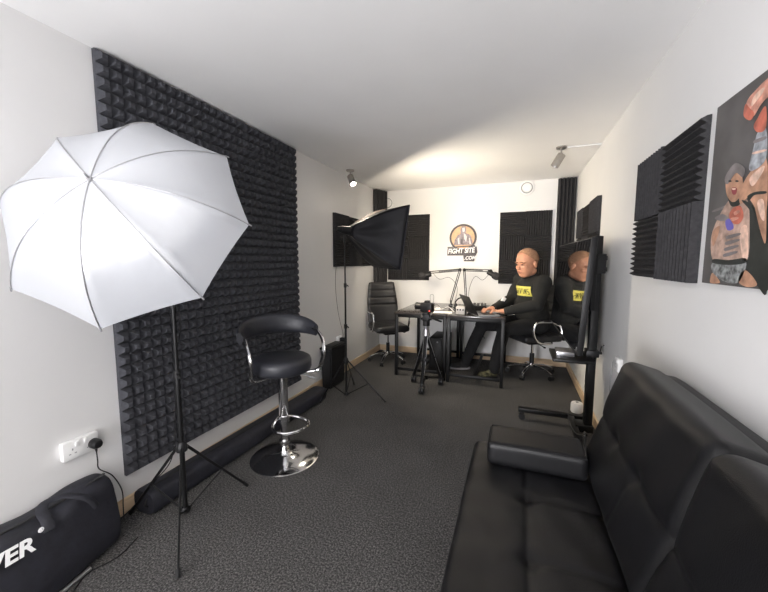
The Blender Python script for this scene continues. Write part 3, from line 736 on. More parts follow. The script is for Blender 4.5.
MB().box(tvp(.0012, 3.30, .398), (.0024, 1.375, .755), rmt).build('screen', M['tvscreen'], TVr, smooth=False)
MB().box(tvp(.052, 3.28, .33), (.034, .8, .42), rmt, bev=.012).build('rear_housing', M['blackplastic'], TVr)
mp_ = thing('media_player', 'small silver box on the tray under the television', 'media player', (.36, 2.93, .643))
MB().box((0, 0, .018), (.12, .16, .032), bev=.004).build('case', M['silver'], mp_, local=True); MB().box((-.061, 0, .018), (.003, .10, .012)).build('front_slot', M['blackplastic'], mp_, local=True, smooth=False)
# canister
cn = thing('canister', 'small round white canister on the floor behind the television stand', 'canister', (.548, 3.44, 0))
MB().lathe([(.005, .0), (.045, .002), (.05, .012), (.05, .075), (.044, .088), (.03, .092), (.004, .092)], (.548, 3.44, 0), 28).build('canister_body', M['white'], cn)
MB().lathe([(.012, .0), (.012, .006), (.003, .008)], (.548, 3.44, .091), 16).build('canister_cap', M['greyp'], cn)
cable('thin black cable trailing from the stand base down over the sofa armrest', [(.44, 3.17, .105), (.42, 2.9, .12), (.39, 2.45, .25), (.36, 1.95, .47), (.325, 1.81, .545), (.312, 1.70, .534), (.300, 1.61, .53)], .004, name='stand_cable')
cable('thin grey cable down the right wall behind the television upright', [(.642, 2.76, .66), (.644, 2.80, .50), (.642, 2.78, .30), (.640, 2.88, .10)], .003, 'greyp', name='wall_cable')

# ---------------------------------------------------------------- sockets
def socket(root_label, loc, n, rz, switches=True):
    root = thing('wall_socket', root_label, 'socket', loc, rz, 'white wall sockets')
    w = .146 if n == 2 else .086          # local: face toward +x, width along y
    MB().box((.014, 0, 0), (.028, w, .086), bev=.004).build('faceplate', M['white'], root, local=True)
    for k in range(n):
        y = (-.036 + .072 * k) if n == 2 else 0
        mb = MB(); mb.box((.0285, y, .004), (.002, .005, .009)); mb.box((.0285, y - .011, -.016), (.002, .008, .004)); mb.box((.0285, y + .011, -.016), (.002, .008, .004)); mb.build('pin_holes', M['greyp'], root, local=True, smooth=False)
        MB().box((.030, (y - .018 * (1 if y > 0 else -1)) if n == 2 else .03, .024), (.008, .014, .022), Euler((0, .15, 0)), bev=.002).build('switch', M['white'], root, local=True)
    return root
socket('white double wall socket with one black plug, above the black bag', (XL, .972, .474), 2, 0)
socket('small white wall socket behind the waste bin', (XL, 3.58, .435), 1, 0)
socket('white wall socket low on the right wall above the sofa back', (XR, 2.60, .685), 1, PI)
pg = thing('plug', 'round black plug in the double socket, cable hanging down', 'plug', (XL + .03, 1.018, .470))
mb = MB(); mb.lathe([(.020, 0), (.024, .006), (.024, .03), (.018, .045), (.004, .048)], (0, 0, 0), 20, basis((1, 0, 0))); mb.build('plug_body', M['blackplastic'], pg, local=True)
mb = MB(); mb.tube([(.02, 0, -.015), (.022, 0, -.04)], [.008, .004], 8); mb.tube([(.022, 0, -.035), (.018, .004, -.09), (.010, .012, -.14), (.022, .06, -.20), (.028, .095, -.30), (.02, .10, -.40), (.05, .08, -.462)], .0028, 6, smooth=6)
mb.build('plug_cable', M['blackplastic'], pg, local=True)
ad = thing('power_adapter', 'black power adapter standing in the small socket behind the waste bin', 'adapter', (XL + .030, 3.578, .432))
MB().box((.03, 0, -.0), (.055, .045, .06), bev=.006).build('adapter_body', M['blackplastic'], ad, local=True)
MB().tube([(.035, 0, .03), (.05, -.03, .10), (.03, -.10, .35), (.10, -.28, .70), (.22, -.44, 1.0), (.31, -.52, 1.14)], .0025, 6, smooth=6).build('adapter_cable', M['blackplastic'], ad, local=True)
cable('black power cable hanging from the umbrella lamp to the floor', [tuple(bp0 - UA * .03), (US.x - .05, US.y + .03, 1.22), (US.x + .02, US.y + .02, 1.05), (US.x - .04, US.y + .03, .85), (US.x - .07, US.y + .03, .55), (-1.70, 1.27, .30), (-1.80, 1.24, .16), (-1.885, 1.16, .03), (-1.89, 1.06, .006)], .003, name='lamp_cable')
cable('thin black cable lying on the carpet beside the bag', [(-1.69, 1.06, .004), (-1.66, .95, .004), (-1.69, .84, .004), (-1.64, .74, .004), (-1.67, .60, .004)], .003, name='floor_cable')

# ---------------------------------------------------------------- black bag
bg = thing('equipment_bag', 'long black equipment bag with white lettering against the left wall', 'bag', (-1.80, .55, 0))
secs = []   # (y, xl, xr_bottom, xr_top, height_left, height_right)
ys = [1.03, 1.005, .95, .88, .80, .72, .64, .55, .45, .32, .18, .05]
mb = MB(); rings = []
for i, y in enumerate(ys):
    h = .335 - .035 * min(1, (1.03 - y) / .25) + .012 * math.sin(y * 23)
    k = .96 if i == 0 else 1
    bw = 1.5 * abs(math.sin(y * 5)) * .008
    xr = -1.755 + (.085 * min(1, (1.03 - y) / .35)) + bw
    cx = -1.84
    prof = [(-1.915, .004), (-1.922, .08), (-1.922, h * .70), (-1.918, h - .02), (-1.905, h), (-1.86, h + .010), (cx + .02, h + .012), (xr - .055, h + .004), (xr - .030, h - .012), (xr - .006, h * .62), (xr + .012, h * .35), (xr + .008, .07), (xr - .002, .02), (xr - .03, .004)]
    rings.append([mb.bm.verts.new((cx + (x - cx) * k, y, .004 + (z - .004) * k)) for x, z in prof])
for A, B in zip(rings, rings[1:]):
    for j in range(len(A)): mb.bm.faces.new((A[j], A[(j + 1) % len(A)], B[(j + 1) % len(A)], B[j]))
mb.bm.faces.new(rings[0]); mb.bm.faces.new(rings[-1])
bo = mb.build('bag_body', M['nylon'], bg, angle=60)
md = bo.modifiers.new('sub', 'SUBSURF'); md.levels = 1; md.render_levels = 2
mb = MB(); mb.tube([(-1.80, 1.0, .345), (-1.80, .85, .322), (-1.80, .70, .318), (-1.80, .45, .32), (-1.80, .1, .32)], .006, 6, smooth=5, flat=(.5, 1.4)); mb.build('zip', M['blackrough'], bg)
for off_ in (0,):
    mb = MB(); mb.tube([(-1.69, .90, .275), (-1.715, .885, .315), (-1.755, .86, .334), (-1.80, .83, .343), (-1.81, .78, .343), (-1.77, .75, .338), (-1.72, .74, .325), (-1.69, .735, .29)], .016, 8, smooth=6, flat=(.3, 1.2)); mb.build('handle', M['nylon'], bg)
ux = V((.004, 1, .0)).normalized(); 
mb = text_mb('NEEWER', .074, (-1.672, .372, .262), ux, (-.25, 0, .97), .0012, .0022, .18, 1.05)
mb.build('lettering', M['whitetext'], bg, smooth=False)['label'] = 'white lettering on the side'
mb = text_mb('®', .022, (-1.676, .694, .312), ux, (-.25, 0, .97), .0012, .0008, .18, 1.0)
mb.build('lettering_mark', M['whitetext'], bg, smooth=False)
o = MB().tube([(-1.70, .86, .012), (-1.66, .62, .012), (-1.64, .3, .012)], .009, 10).build('silver_tube', M['silver']); tag(o, 'thin silver tube on the carpet along the foot of the bag', 'tube')

# long black roll along the left skirting
rl = thing('roll_bag', 'long black padded roll lying along the left skirting board', 'roll', (-1.79, 2.0, 0))
mb = MB(); rings = []; ys = [1.185, 1.20, 1.30, 1.5, 1.8, 2.1, 2.4, 2.7, 2.88, 2.90]
for i, y in enumerate(ys):
    k = .93 if i in (0, len(ys) - 1) else 1
    prof = []
    for j in range(20):
        a = 2 * PI * j / 20; e = .62
        x = math.copysign(abs(math.cos(a)) ** e, math.cos(a)); z = math.copysign(abs(math.sin(a)) ** e, math.sin(a))
        wx = .078 + .004 * math.sin(y * 7 + 1); wz = .066 - .006 * (y - 1.2) / 1.7 + .003 * math.sin(y * 9)
        prof.append((-1.822 + (y - 1.2) * .03 + x * wx * k, .068 - .003 + z * wz * k if z > -0.9 else .004))
    rings.append([mb.bm.verts.new((x, y, max(.003, z))) for x, z in prof])
for A, B in zip(rings, rings[1:]):
    for j in range(20): mb.bm.faces.new((A[j], A[(j + 1) % 20], B[(j + 1) % 20], B[j]))
mb.bm.faces.new(rings[0]); mb.bm.faces.new(rings[-1]); mb.build('roll_body', M['nylon'], rl, angle=50)
MB().tube([(-1.822, 1.20, .128), (-1.80, 1.7, .132), (-1.775, 2.3, .128), (-1.77, 2.88, .118)], .006, 6, flat=(.4, 1.3)).build('zip', M['blackrough'], rl)
MB().tube([(-1.79, 1.182, .095), (-1.785, 1.165, .075), (-1.79, 1.182, .05)], .005, 6, smooth=4).build('end_tab', M['blackrough'], rl)

# ---------------------------------------------------------------- sofa
so = thing('sofa_bed', 'black faux leather sofa bed along the right wall', 'sofa', (.2, .95, 0))
YS0, YS1 = .02, 1.85
def groove(d, w, depth): return depth * math.exp(-(d / w) ** 2)
seat_c = V((.085, (YS0 + YS1) / 2, .325)); seat_s = (.53, YS1 - YS0, .16)
def seatd(p):
    if p.z <= 0: return V((0, 0, 0))
    x = p.x + seat_c.x; y = p.y + seat_c.y
    z = 0
    z -= groove(x - .068, .009, .008) + groove(x - .068, .04, .005)
    for yy in (1.43, 1.12, .80, .45):
        if x > .06: z -= (groove(y - yy, .008, .006) + groove(y - yy, .04, .003)) * min(1, (x - .06) / .05)
        z -= .018 * math.exp(-((x - .068) ** 2 + (y - yy) ** 2) / .0012)
    z += .010 * math.sin((p.x / .53 + .5) * PI)
    z += .0025 * math.sin(y * 31 + x * 17) * math.sin(x * 23 - y * 9)
    return V((0, 0, z))
MB().rbox(seat_c, seat_s, .035, disp=seatd, res=(56, 150, 8)).build('seat_cushion', M['sofaleather'], so, angle=60)
MB().box((.11, (YS0 + YS1) / 2, .215), (.46, YS1 - YS0 - .10, .06), bev=.006).build('base_frame', M['black'], so)
lean = math.atan2(.135, .48); rmb = Euler((0, lean, 0)).to_matrix()
for y0, y1, fwd in ((1.008, 1.80, 0), (.04, 1.004, .012)):
    w = y1 - y0; cy = (y0 + y1) / 2; H_ = .53; T = .165
    cc = V((.462 - fwd, cy, .655 + (.006 if fwd else 0)))
    def bd(p, cy=cy, y0=y0, y1=y1):
        q = V((0, 0, 0)); y = p.y + cy
        if p.x < 0:
            f = max(0, min(1, (.262 - abs(p.z)) / .04))
            q.x += f * (groove(p.z + .02, .009, .005) + groove(p.z + .02, .05, .006))
            for yy in (y0 + (y1 - y0) * .36, ):
                if p.z < -.02: q.x += f * groove(y - yy, .010, .002)
            for yy in ((1.52, 1.28) if cy > 1 else (.75, .4)):
                q.x += f * .015 * math.exp(-((p.z + .02) ** 2 + (y - yy) ** 2) / .0012)
            q.x += .0025 * math.sin(y * 27 + p.z * 19) * f
            q.x -= .012 * f * math.sin(max(0, min(1, (y - y0) / (y1 - y0))) * PI)
        if p.z > .2: q.z -= 0.012 * (1 - math.sin(max(0, min(1, (y - y0) / (y1 - y0))) * PI) ** .4)
        return q
    MB().rbox(cc, (T, w, H_), .045, rmb, disp=bd, res=(10, 90, 56)).build('back_cushion', M['sofaleather'], so, angle=60)
MB().rbox((.585, .92, .60), (.07, 1.68, .56), .02, Euler((0, R(6), 0)).to_matrix(), res=(4, 20, 10)).build('back_frame', M['sofaleather'], so, angle=60)
for y in (.25, 1.62):
    for x in (-.08, .42):
        MB().cyl((x, y, .0), (x, y, .19), .016, .022, 16).build('leg', M['chrome'], so)
bo_c = V((.108, 1.702, .468))
def bold(p):
    q = V((0, 0, 0))
    if p.z > 0: q.z = .004 * math.sin((p.x / .42 + .5) * PI)
    return q
ar = MB().rbox(bo_c, (.415, .20, .108), .022, disp=bold, res=(24, 14, 8)).build('armrest_cushion', M['sofaleather'], so, angle=60)
mb = MB(); z = bo_c.z + .049
mb.tube([(bo_c.x - .198, bo_c.y - .093, z), (bo_c.x + .198, bo_c.y - .093, z), (bo_c.x + .198, bo_c.y + .093, z), (bo_c.x - .198, bo_c.y + .093, z)], .004, 6, closed=True); mb.build('piping', M['sofaleather'], ar)

# ---------------------------------------------------------------- poster (canvas print of a fighter)
po = thing('poster', 'unframed canvas print of a cheering fighter high on the right wall', 'poster', (XR, 1.2, 1.575))
PY0, PY1, PZ0, PZ1 = .70, 1.598, 1.272, 1.878
MB().box((XR - .010, (PY0 + PY1) / 2, (PZ0 + PZ1) / 2), (.018, PY1 - PY0, PZ1 - PZ0), bev=.001).build('canvas', mat('poster_grey', (.085, .08, .08), .6, var=.35, scale=6), po, smooth=False)
PX0 = XR - .0195
def flatp(name, poly, m, lay, ell=None):
    mb = MB(); x = PX0 - lay * .0006
    mb.prism([(x, y, z) for y, z in poly], (-.0005, 0, 0)); return mb.build(name, m, po, smooth=False)
def blobpoly(path, n=5):  # smooth closed outline
    pts = smooth_path([(y, z, 0) for y, z in path], n, True); return [(p.x, p.y) for p in pts]
CAMF, CCX, CCY = 350.0, 384.0, 296.0
pp = math.atan(35 / 350); ps = math.atan(133 * math.cos(pp) / 350)
fwv = V((-math.sin(ps) * math.cos(pp), math.cos(ps) * math.cos(pp), -math.sin(pp))); rtv = V((math.cos(ps), math.sin(ps), 0)); upv = rtv.cross(fwv)
def onwall(q):      # where a sight line meets the poster's plane
    d = fwv + rtv * ((q[0] - CCX) / CAMF) - upv * ((q[1] - CCY) / CAMF); t = PX0 / d.x
    return (d.y * t, 1.35 + d.z * t)
pm_skin = mat('printed_skin', (.46, .25, .16), .6, var=.40, scale=22)
pm_skin2 = mat('printed_skin_pale', (.44, .30, .24), .6, var=.45, scale=26)
pm_orange = mat('printed_glove', (.48, .13, .085), .6, var=.35, scale=30)
pm_short = mat('printed_shorts', (.20, .21, .21), .6, var=.85, scale=60)
pm_grey = mat('printed_grey', (.20, .18, .18), .6, var=.35, scale=14)
pm_tape = mat('printed_tape', (.33, .35, .38), .6, var=.5, scale=40)
pm_dark = mat('printed_dark', (.02, .024, .022), .6, var=.4, scale=20)
pm_blue = mat('printed_blue', (.14, .12, .45), .6)
def pic(name, pts, m, lay): flatp(name, blobpoly([onwall(p) for p in pts]), m, lay)
pic('printed_backdrop', [(745, 215), (768, 205), (768, 289), (758, 286), (744, 262)], pm_dark, 1)
pic('printed_torso', [(723, 210), (735, 196), (748, 200), (750, 232), (747, 262), (730, 268), (714, 262), (712, 236)], pm_skin2, 2)
pic('printed_shorts', [(714, 262), (730, 262), (746, 261), (745, 272), (738, 283), (724, 281), (713, 272)], pm_short, 3)
pic('printed_leg', [(713, 273), (719, 279), (720, 283), (711, 282.5)], pm_skin, 3)
pic('printed_leg', [(739, 281), (746, 270), (758, 284), (748, 287)], pm_skin, 3)
pic('printed_head', [(732, 170), (741, 171), (744, 184), (741, 196), (734, 202), (728, 195), (727, 181)], pm_skin, 4)
pic('printed_hair', [(729, 172), (737, 163), (746, 168), (744, 177), (737, 173), (729, 184), (726, 180)], pm_grey, 5)
pic('printed_mouth', [(733, 188), (738, 188), (737, 194), (734, 194)], mat('printed_mouth', (.25, .04, .05), .6), 5)
pic('printed_glove', [(735, 208), (742, 206), (745, 216), (740, 224), (733, 222), (731, 214)], pm_orange, 6)
pic('printed_forearm', [(722, 222), (730, 220), (736, 224), (722, 240), (713, 244), (713, 234)], pm_skin2, 4)
pic('printed_wristband', [(727, 221), (732, 219), (735, 228), (729, 230)], pm_blue, 6)
pic('printed_shoulder', [(742, 190), (752, 172), (768, 158), (768, 213), (760, 212), (750, 198), (742, 204)], pm_skin, 6)
pic('printed_arm', [(756, 196), (764, 190), (768, 188), (768, 240), (764, 236), (758, 212)], pm_skin, 7)
pic('printed_tape', [(755, 150), (760, 132), (768, 128), (768, 158), (756, 170), (751, 168)], pm_tape, 7)
pic('printed_glove', [(760, 118), (768, 106), (768, 128), (760, 132), (756, 126)], pm_orange, 8)
pm_flesh = mat('printed_flesh_pink', (.58, .27, .20), .6, var=.45, scale=34)
pm_hi = mat('printed_highlight', (.70, .48, .38), .6, var=.3, scale=40)
pic('printed_fist', [(757, 90), (768, 79), (780, 72), (780, 90), (768, 98), (761, 106), (755, 116), (749, 117), (745, 113), (747, 105), (750, 98)], pm_flesh, 4)
pic('printed_fingertips', [(747, 104), (751, 108), (755, 112), (754, 118), (750, 120), (745, 115)], pm_orange, 5)
pic('printed_fist_highlight', [(759, 92), (766, 87), (764, 93), (757, 102), (753, 106), (754, 99)], pm_hi, 5)
pic('printed_backline', [(714, 210), (730, 204), (730, 206), (714, 212)], pm_grey, 1)
for q in ((731.5, 181), (738.5, 181)): pic('printed_eye', [(q[0] - 1.8, q[1]), (q[0], q[1] - 1.0), (q[0] + 1.8, q[1]), (q[0], q[1] + 1)], pm_dark, 6)
pic('printed_teeth', [(733.6, 188.3), (737.4, 188.3), (736.5, 189.6), (734.2, 189.6)], pm_hi, 6)
pic('printed_neck_shadow', [(729, 197), (735, 202), (742, 197), (740, 205), (732, 206)], pm_dark, 3)
pic('printed_chest_shadow', [(716, 218), (724, 214), (730, 219), (722, 221)], pm_grey, 5)
pic('printed_arm_shadow', [(714, 232), (721, 226), (718, 238), (714, 246)], pm_skin, 5)
for k in range(4): pic('printed_rib_shadow', [(728 - k, 236 + 6 * k), (740 - k, 233 + 6 * k), (741 - k, 235 + 6 * k), (729 - k, 239 + 6 * k)], pm_grey, 5)
pic('printed_waistband', [(715, 259), (730, 260), (746, 258), (746, 263), (730, 265), (714, 263)], pm_dark, 4)
pic('printed_flank', [(741, 232), (748, 226), (749, 256), (744, 259)], pm_hi, 4)
pic('printed_arm_highlight', [(752, 178), (762, 168), (767, 166), (764, 174), (755, 186)], pm_hi, 8)
pic('printed_arm_crease', [(750, 196), (757, 192), (768, 191), (768, 193.5), (757, 195), (752, 200)], pm_dark, 9)
pic('printed_arm_crease', [(744, 200), (752, 203), (757, 212), (754, 212), (750, 207)], pm_dark, 9)
pic('printed_arm_highlight', [(760, 202), (766, 200), (767, 220), (763, 216)], pm_hi, 9)
pic('printed_glove_fold', [(736, 212), (741, 210), (742, 212), (737, 215)], pm_flesh, 8)
pic('printed_glove_fold', [(733, 218), (740, 217), (740, 219), (734, 221)], pm_flesh, 8)
pic('printed_tape_band', [(757, 140), (768, 136), (768, 139), (757, 143)], pm_grey, 9)
pic('printed_tape_band', [(756, 152), (768, 149), (768, 151), (756, 154)], pm_hi, 9)

# ---------------------------------------------------------------- logo sign
lg = thing('logo_sign', 'round dark logo sign with white lettering on the back wall above the microphones', 'sign', (-.70, YB, 1.6))
gm = {'d': mat('sign_dark', (.035, .025, .03), .5), 'o': mat('sign_orange', (.60, .36, .20), .55, var=.2, scale=20), 'g': mat('sign_grey', (.22, .18, .20), .55, var=.5, scale=40), 'p': mat('sign_pale', (.62, .58, .58), .55)}
def disc(mb, cx, cz, r, y, d, seg=40, a0=0, a1=360):
    mb.prism([(cx + r * math.cos(R(a0 + (a1 - a0) * k / seg)), y, cz + r * math.sin(R(a0 + (a1 - a0) * k / seg))) for k in range(seg)], (0, -d, 0))
lx, lz = -.700, 1.668; Y0 = YB - .001
mb = MB(); disc(mb, lx, lz, .182, Y0, .012); mb.prism([(lx - .205, Y0, 1.525), (lx + .185, Y0, 1.545), (lx + .195, Y0, 1.47), (lx + .165, Y0, 1.395), (lx + .155, Y0, 1.345), (lx + .02, Y0, 1.345), (lx + .01, Y0, 1.425), (lx - .21, Y0, 1.425)], (0, -.0125, 0))
mb.build('backing_board', gm['d'], lg, smooth=False)
mb = MB(); disc(mb, lx, lz, .155, Y0 - .0125, .002); mb.build('orange_disc', gm['o'], lg, smooth=False)
def fig(poly, m, d, nm): mb = MB(); mb.prism([(lx + x, Y0 - d, lz + z) for x, z in poly], (0, -.002, 0)); mb.build(nm, m, lg, smooth=False)
fig([(-.02, .15), (.03, .15), (.045, .10), (.035, .06), (.10, .03), (.13, -.05), (.13, -.10), (-.12, -.10), (-.11, -.03), (-.07, .03), (-.03, .05), (-.035, .10)], gm['g'], .0148, 'printed_figure')
fig([(-.010, .13), (.02, .135), (.028, .10), (.015, .07), (-.005, .075)], gm['p'], .017, 'printed_face')
fig([(.01, .055), (.03, .05), (.055, .01), (.045, -.06), (.02, -.02)], gm['p'], .017, 'printed_shirt')
fig([(-.07, -.01), (-.05, .0), (-.04, -.09), (-.06, -.09)], gm['p'], .017, 'printed_stripe')
fig([(.08, .0), (.095, -.01), (.11, -.09), (.09, -.09)], gm['p'], .017, 'printed_stripe')
fig([(-.02, -.02), (-.005, -.01), (-.0, -.09), (-.02, -.09)], gm['d'], .017, 'printed_shadow_band')
fig([(-.205, -.125), (.165, -.105), (.165, -.122), (-.205, -.14)], gm['d'], .018, 'printed_band')
text_mb('FIGHT SITE', .092, (lx - .200, Y0 - .0150, 1.450), (1, 0, .05), (0, 0, 1), .001, .0026, .12, .80).build('sign_lettering', M['whitetext'], lg, smooth=False)
text_mb('.COM', .066, (lx + .025, Y0 - .0150, 1.367), (1, 0, .05), (0, 0, 1), .001, .0022, .12, .90).build('sign_lettering', M['whitetext'], lg, smooth=False)

# ---------------------------------------------------------------- seated man
def fuse(name, mb, voxel, m, parent, it=3, local=False):
    me = bpy.data.meshes.new('tmp'); mb.bm.to_mesh(me); mb.bm.free()
    o = bpy.data.objects.new('tmp', me); C.objects.link(o)
    r = o.modifiers.new('r', 'REMESH'); r.mode = 'VOXEL'; r.voxel_size = voxel
    s_ = o.modifiers.new('s', 'SMOOTH'); s_.factor = .5; s_.iterations = it
    dg = bpy.context.evaluated_depsgraph_get(); me2 = bpy.data.meshes.new_from_object(o.evaluated_get(dg))
    bpy.data.objects.remove(o); bpy.data.meshes.remove(me)
    out = MB(); out.bm.from_mesh(me2); bpy.data.meshes.remove(me2)
    return out.build(name, m, parent, angle=180)
def limb(mb, pts, rad, seg=16):
    mb.tube(pts, rad, seg)
    for p, r in zip(pts, rad): mb.ell(p, (r, r, r), seg=16)
pr = thing('person', 'seated man in black sweatshirt with yellow print, typing at the right desk', 'person', (.2, 4.38, 0))
F = V((-.86, -.51, 0)).normalized(); L = V((.51, -.86, 0)).normalized()   # facing, his left
pel = V((.22, 4.46, .61)); che = V((.165, 4.38, .99)); nk = V((.140, 4.345, 1.185)); hc = V((.105, 4.30, 1.330))
shL = che + L * .215 + V((.0, 0, .115)); shR = che - L * .21 + V((0, 0, .125))
elL = V((.215, 3.985, .885)); wrL = V((-.10, 3.93, .815)); elR = V((-.05, 4.46, .89)); wrR = V((-.235, 4.12, .815))
hipL = pel + L * .10 + F * .02; hipR = pel - L * .10 + F * .02
knL = V((-.11, 4.05, .585)); anL = V((-.21, 4.16, .12)); knR = V((-.36, 4.24, .595)); anR = V((-.56, 4.38, .12))
# skin body: head, neck, core, hands
hf = V((-.68, -.72, -.20)).normalized(); hl = hf.cross(V((0, 0, 1))).normalized() * -1   # his left
hu = hl.cross(hf).normalized() * -1
if hu.z < 0: hu = -hu
HM = Matrix((hf, hl, hu)).transposed()
def H(f, l, u): return hc + HM @ (V((f, l, u)) * 1.14)
mb = MB()
mb.ell(H(-.012, 0, .030), (0.1322, 0.1072, 0.1231), HM, 24)          # cranium
mb.ell(H(.022, 0, -.050), (0.1003, 0.0912, 0.1049), HM, 24)          # face
mb.ell(H(.048, 0, -.105), (0.0570, 0.0638, 0.0388), HM, 16)          # chin/jaw
mb.ell(H(-.01, 0, -.085), (0.0798, 0.0935, 0.0627), HM, 16)          # jowl
for s_ in (-1, 1):
    mb.ell(H(.070, .042 * s_, -.030), (0.0319, 0.0342, 0.0296), HM, 12)   # cheek
    mb.ell(H(.087, .034 * s_, .022), (0.0228, 0.0342, 0.0125), HM, 12)    # brow
    mb.ell(H(-.012, .096 * s_, -.018), (0.0251, 0.0125, 0.0388), HM, 12)  # ear
mb.tube([H(.094, 0, .010), H(.116, 0, -.022), H(.124, 0, -.034)], [.009, .013, .016], 10); mb.ell(H(.118, 0, -.036), (0.0171, 0.0217, 0.0137), HM, 12)
mb.ell(H(.100, 0, -.070), (0.0137, 0.0296, 0.0114), HM, 12)
limb(mb, [hc + V((.015, .02, -.06)), nk + V((.02, .02, .0)), che + V((.02, .01, .13))], [.064, .066, .075])
limb(mb, [che + V((0, 0, .08)), che, (che + pel) / 2, pel], [.10, .12, .13, .13])
for sh, el, wr in ((shL, elL, wrL), (shR, elR, wrR)):
    limb(mb, [che + V((0, 0, .09)), sh, el, wr], [.07, .055, .042, .030])
for hp_, kn, an in ((hipL, knL, anL), (hipR, knR, anR)):
    limb(mb, [pel, hp_, kn, an, an + V((-.03, -.01, -.06))], [.09, .08, .058, .040, .028])
def hand(wr, d, up, thumb):     # palm and five separate curled fingers
    d = V(d).normalized(); up = V(up).normalized(); sd = d.cross(up).normalized() * thumb
    HMx = Matrix((d, sd, up)).transposed()
    mb.ell(wr + d * .048, (.052, .044, .019), HMx, 14); limb(mb, [wr - d * .01, wr + d * .035], [.027, .026])
    for k, (o_, ln_) in enumerate(((.032, .072), (.011, .080), (-.011, .075), (-.031, .058))):
        a = wr + d * .085 + sd * o_; b = a + d * ln_ * .42 + up * .010; c = b + d * ln_ * .33 - up * .014; e = c + d * ln_ * .22 - up * .018
        limb(mb, [wr + d * .04 + sd * o_ * .8, a, b, c, e], [.012, .0105, .0100, .0092, .0082], 10)
    a = wr + d * .020 + sd * .030; limb(mb, [a, a + d * .030 + sd * .028 - up * .004, a + d * .062 + sd * .034 - up * .014], [.014, .0115, .0095], 10)
hand(wrL, (-1, .18, -.06), (0, 0, 1), 1)
hand(wrR, (-.62, -.70, -.06), (0, 0, 1), -1)
body = fuse('body', mb, .0052, M['skin'], pr, 2)
# face details
for s_ in (-1, 1):
    MB().ell(H(.1035, .034 * s_, .000), (.009, .015, .0070), HM, 12).build('eye', M['eye'], pr)
    MB().tube([H(.106, .014 * s_, .020), H(.108, .032 * s_, .026), H(.098, .052 * s_, .020)], .0042, 6, smooth=4).build('eyebrow', M['brow'], pr)
MB().tube([H(.108, -.022, -.072), H(.114, 0, -.070), H(.108, .022, -.072)], .0050, 8, smooth=4, flat=(.9, 1)).build('mouth', M['lips'], pr)
for s_ in (-1, 1):
    MB().tube([H(.112, -.002 * s_ + .012 * s_, -.018), H(.104, .030 * s_, -.062)], .0016, 5).build('cheek_crease', M['lips'], pr)
# cropped hair cap
mb = MB(); g = []
for i in range(13):
    th = R(98) * i / 12; row = []
    for k in range(32):
        ph = 2 * PI * k / 32
        lim = 1 - .60 * max(0, math.cos(ph)) ** .9 + .10 * max(0, -math.cos(ph))
        t = th * lim
        row.append(mb.bm.verts.new(H(-.012 + .1195 * math.sin(t) * math.cos(ph), .0975 * math.sin(t) * math.sin(ph), .030 + .1115 * math.cos(t))))
    g.append(row)
for A, B in zip(g[1:], g[2:]):
    for k in range(32): mb.bm.faces.new((A[k], A[(k + 1) % 32], B[(k + 1) % 32], B[k]))
for k in range(32): mb.bm.faces.new((g[0][0], g[1][k], g[1][(k + 1) % 32]))
mb.bm.verts.ensure_lookup_table(); loose = [v for v in mb.bm.verts if not v.link_faces]
for v in loose: mb.bm.verts.remove(v)
hr = mb.build('hair', M['hair'], pr, angle=180)
md = hr.modifiers.new('t', 'SOLIDIFY'); md.thickness = .003; md.offset = 0
# sweatshirt
mb = MB()
limb(mb, [che + V((0, 0, .10)), che + V((0, 0, .02)) , che.lerp(pel, .45) , pel + V((0, 0, .03))], [.125, .150, .165, .160])
mb.ell(che + V((0, 0, .055)) , (.150, .215, .130), Matrix((F, L, V((0, 0, 1)))).transposed(), 20)
mb.ell(che.lerp(pel, .5) + F * .045, (.175, .200, .18), Matrix((F, L, V((0, 0, 1)))).transposed(), 20)
limb(mb, [nk + V((.02, .02, -.015)), che + V((.0, 0, .11))], [.082, .11])
for sh, el, wr in ((shL, elL, wrL), (shR, elR, wrR)):
    limb(mb, [che + V((0, 0, .07)), sh, sh.lerp(el, .5), el, el.lerp(wr, .5), wr.lerp(el, .06)], [.115, .098, .082, .069, .058, .044])
sw = fuse('sweatshirt', mb, .008, M['shirt'], pr, 6)
mb = MB(); mb.tube([nk + V((.015, .018, .006)) + V((.074 * math.cos(a * PI / 10), .074 * math.sin(a * PI / 10), .018 * math.cos(a * PI / 10 - .5))) for a in range(20)], .010, 8, closed=True); mb.build('collar', M['blackrough'], sw)
for wr, el in ((wrL, elL), (wrR, elR)):
    d = (wr - el).normalized(); MB().tube([wr - d * .045, wr - d * .002], [.044, .040], 16).build('cuff', M['blackrough'], sw)
# chest print wrapped on the shirt: projected plate
pc = che + V((0, 0, -.015)) + F * .150
def shirt_hit(p):
    me = sw.data; return None
from mathutils.bvhtree import BVHTree
bmx = bmesh.new(); bmx.from_mesh(sw.data); bvh = BVHTree.FromBMesh(bmx); bmx.free()
WO = V(pr.location)
PF = V((-.62, -.78, 0)).normalized(); PL = V((-PF.y, PF.x, 0)); 
if PL.dot(L) < 0: PL = -PL
def hit(l, u, outp=.003):
    o_ = che + V((-.015, 0, .02 + u)) + PL * l + PF * .5 - WO
    h = bvh.ray_cast(o_, -PF)
    return (h[0] + h[1] * outp + WO) if h[0] is not None else None
mb = MB(); nx_, nz_ = 20, 10; g = []
for i in range(nx_ + 1):
    g.append([mb.bm.verts.new(hit(-.115 + .23 * i / nx_, -.055 + .11 * j / nz_)) for j in range(nz_ + 1)])
for i in range(nx_):
    for j in range(nz_): mb.bm.faces.new((g[i][j], g[i + 1][j], g[i + 1][j + 1], g[i][j + 1]))
mb.build('chest_print', M['yellow'], sw, angle=180)['label'] = 'yellow block print on the chest'
mb = MB()
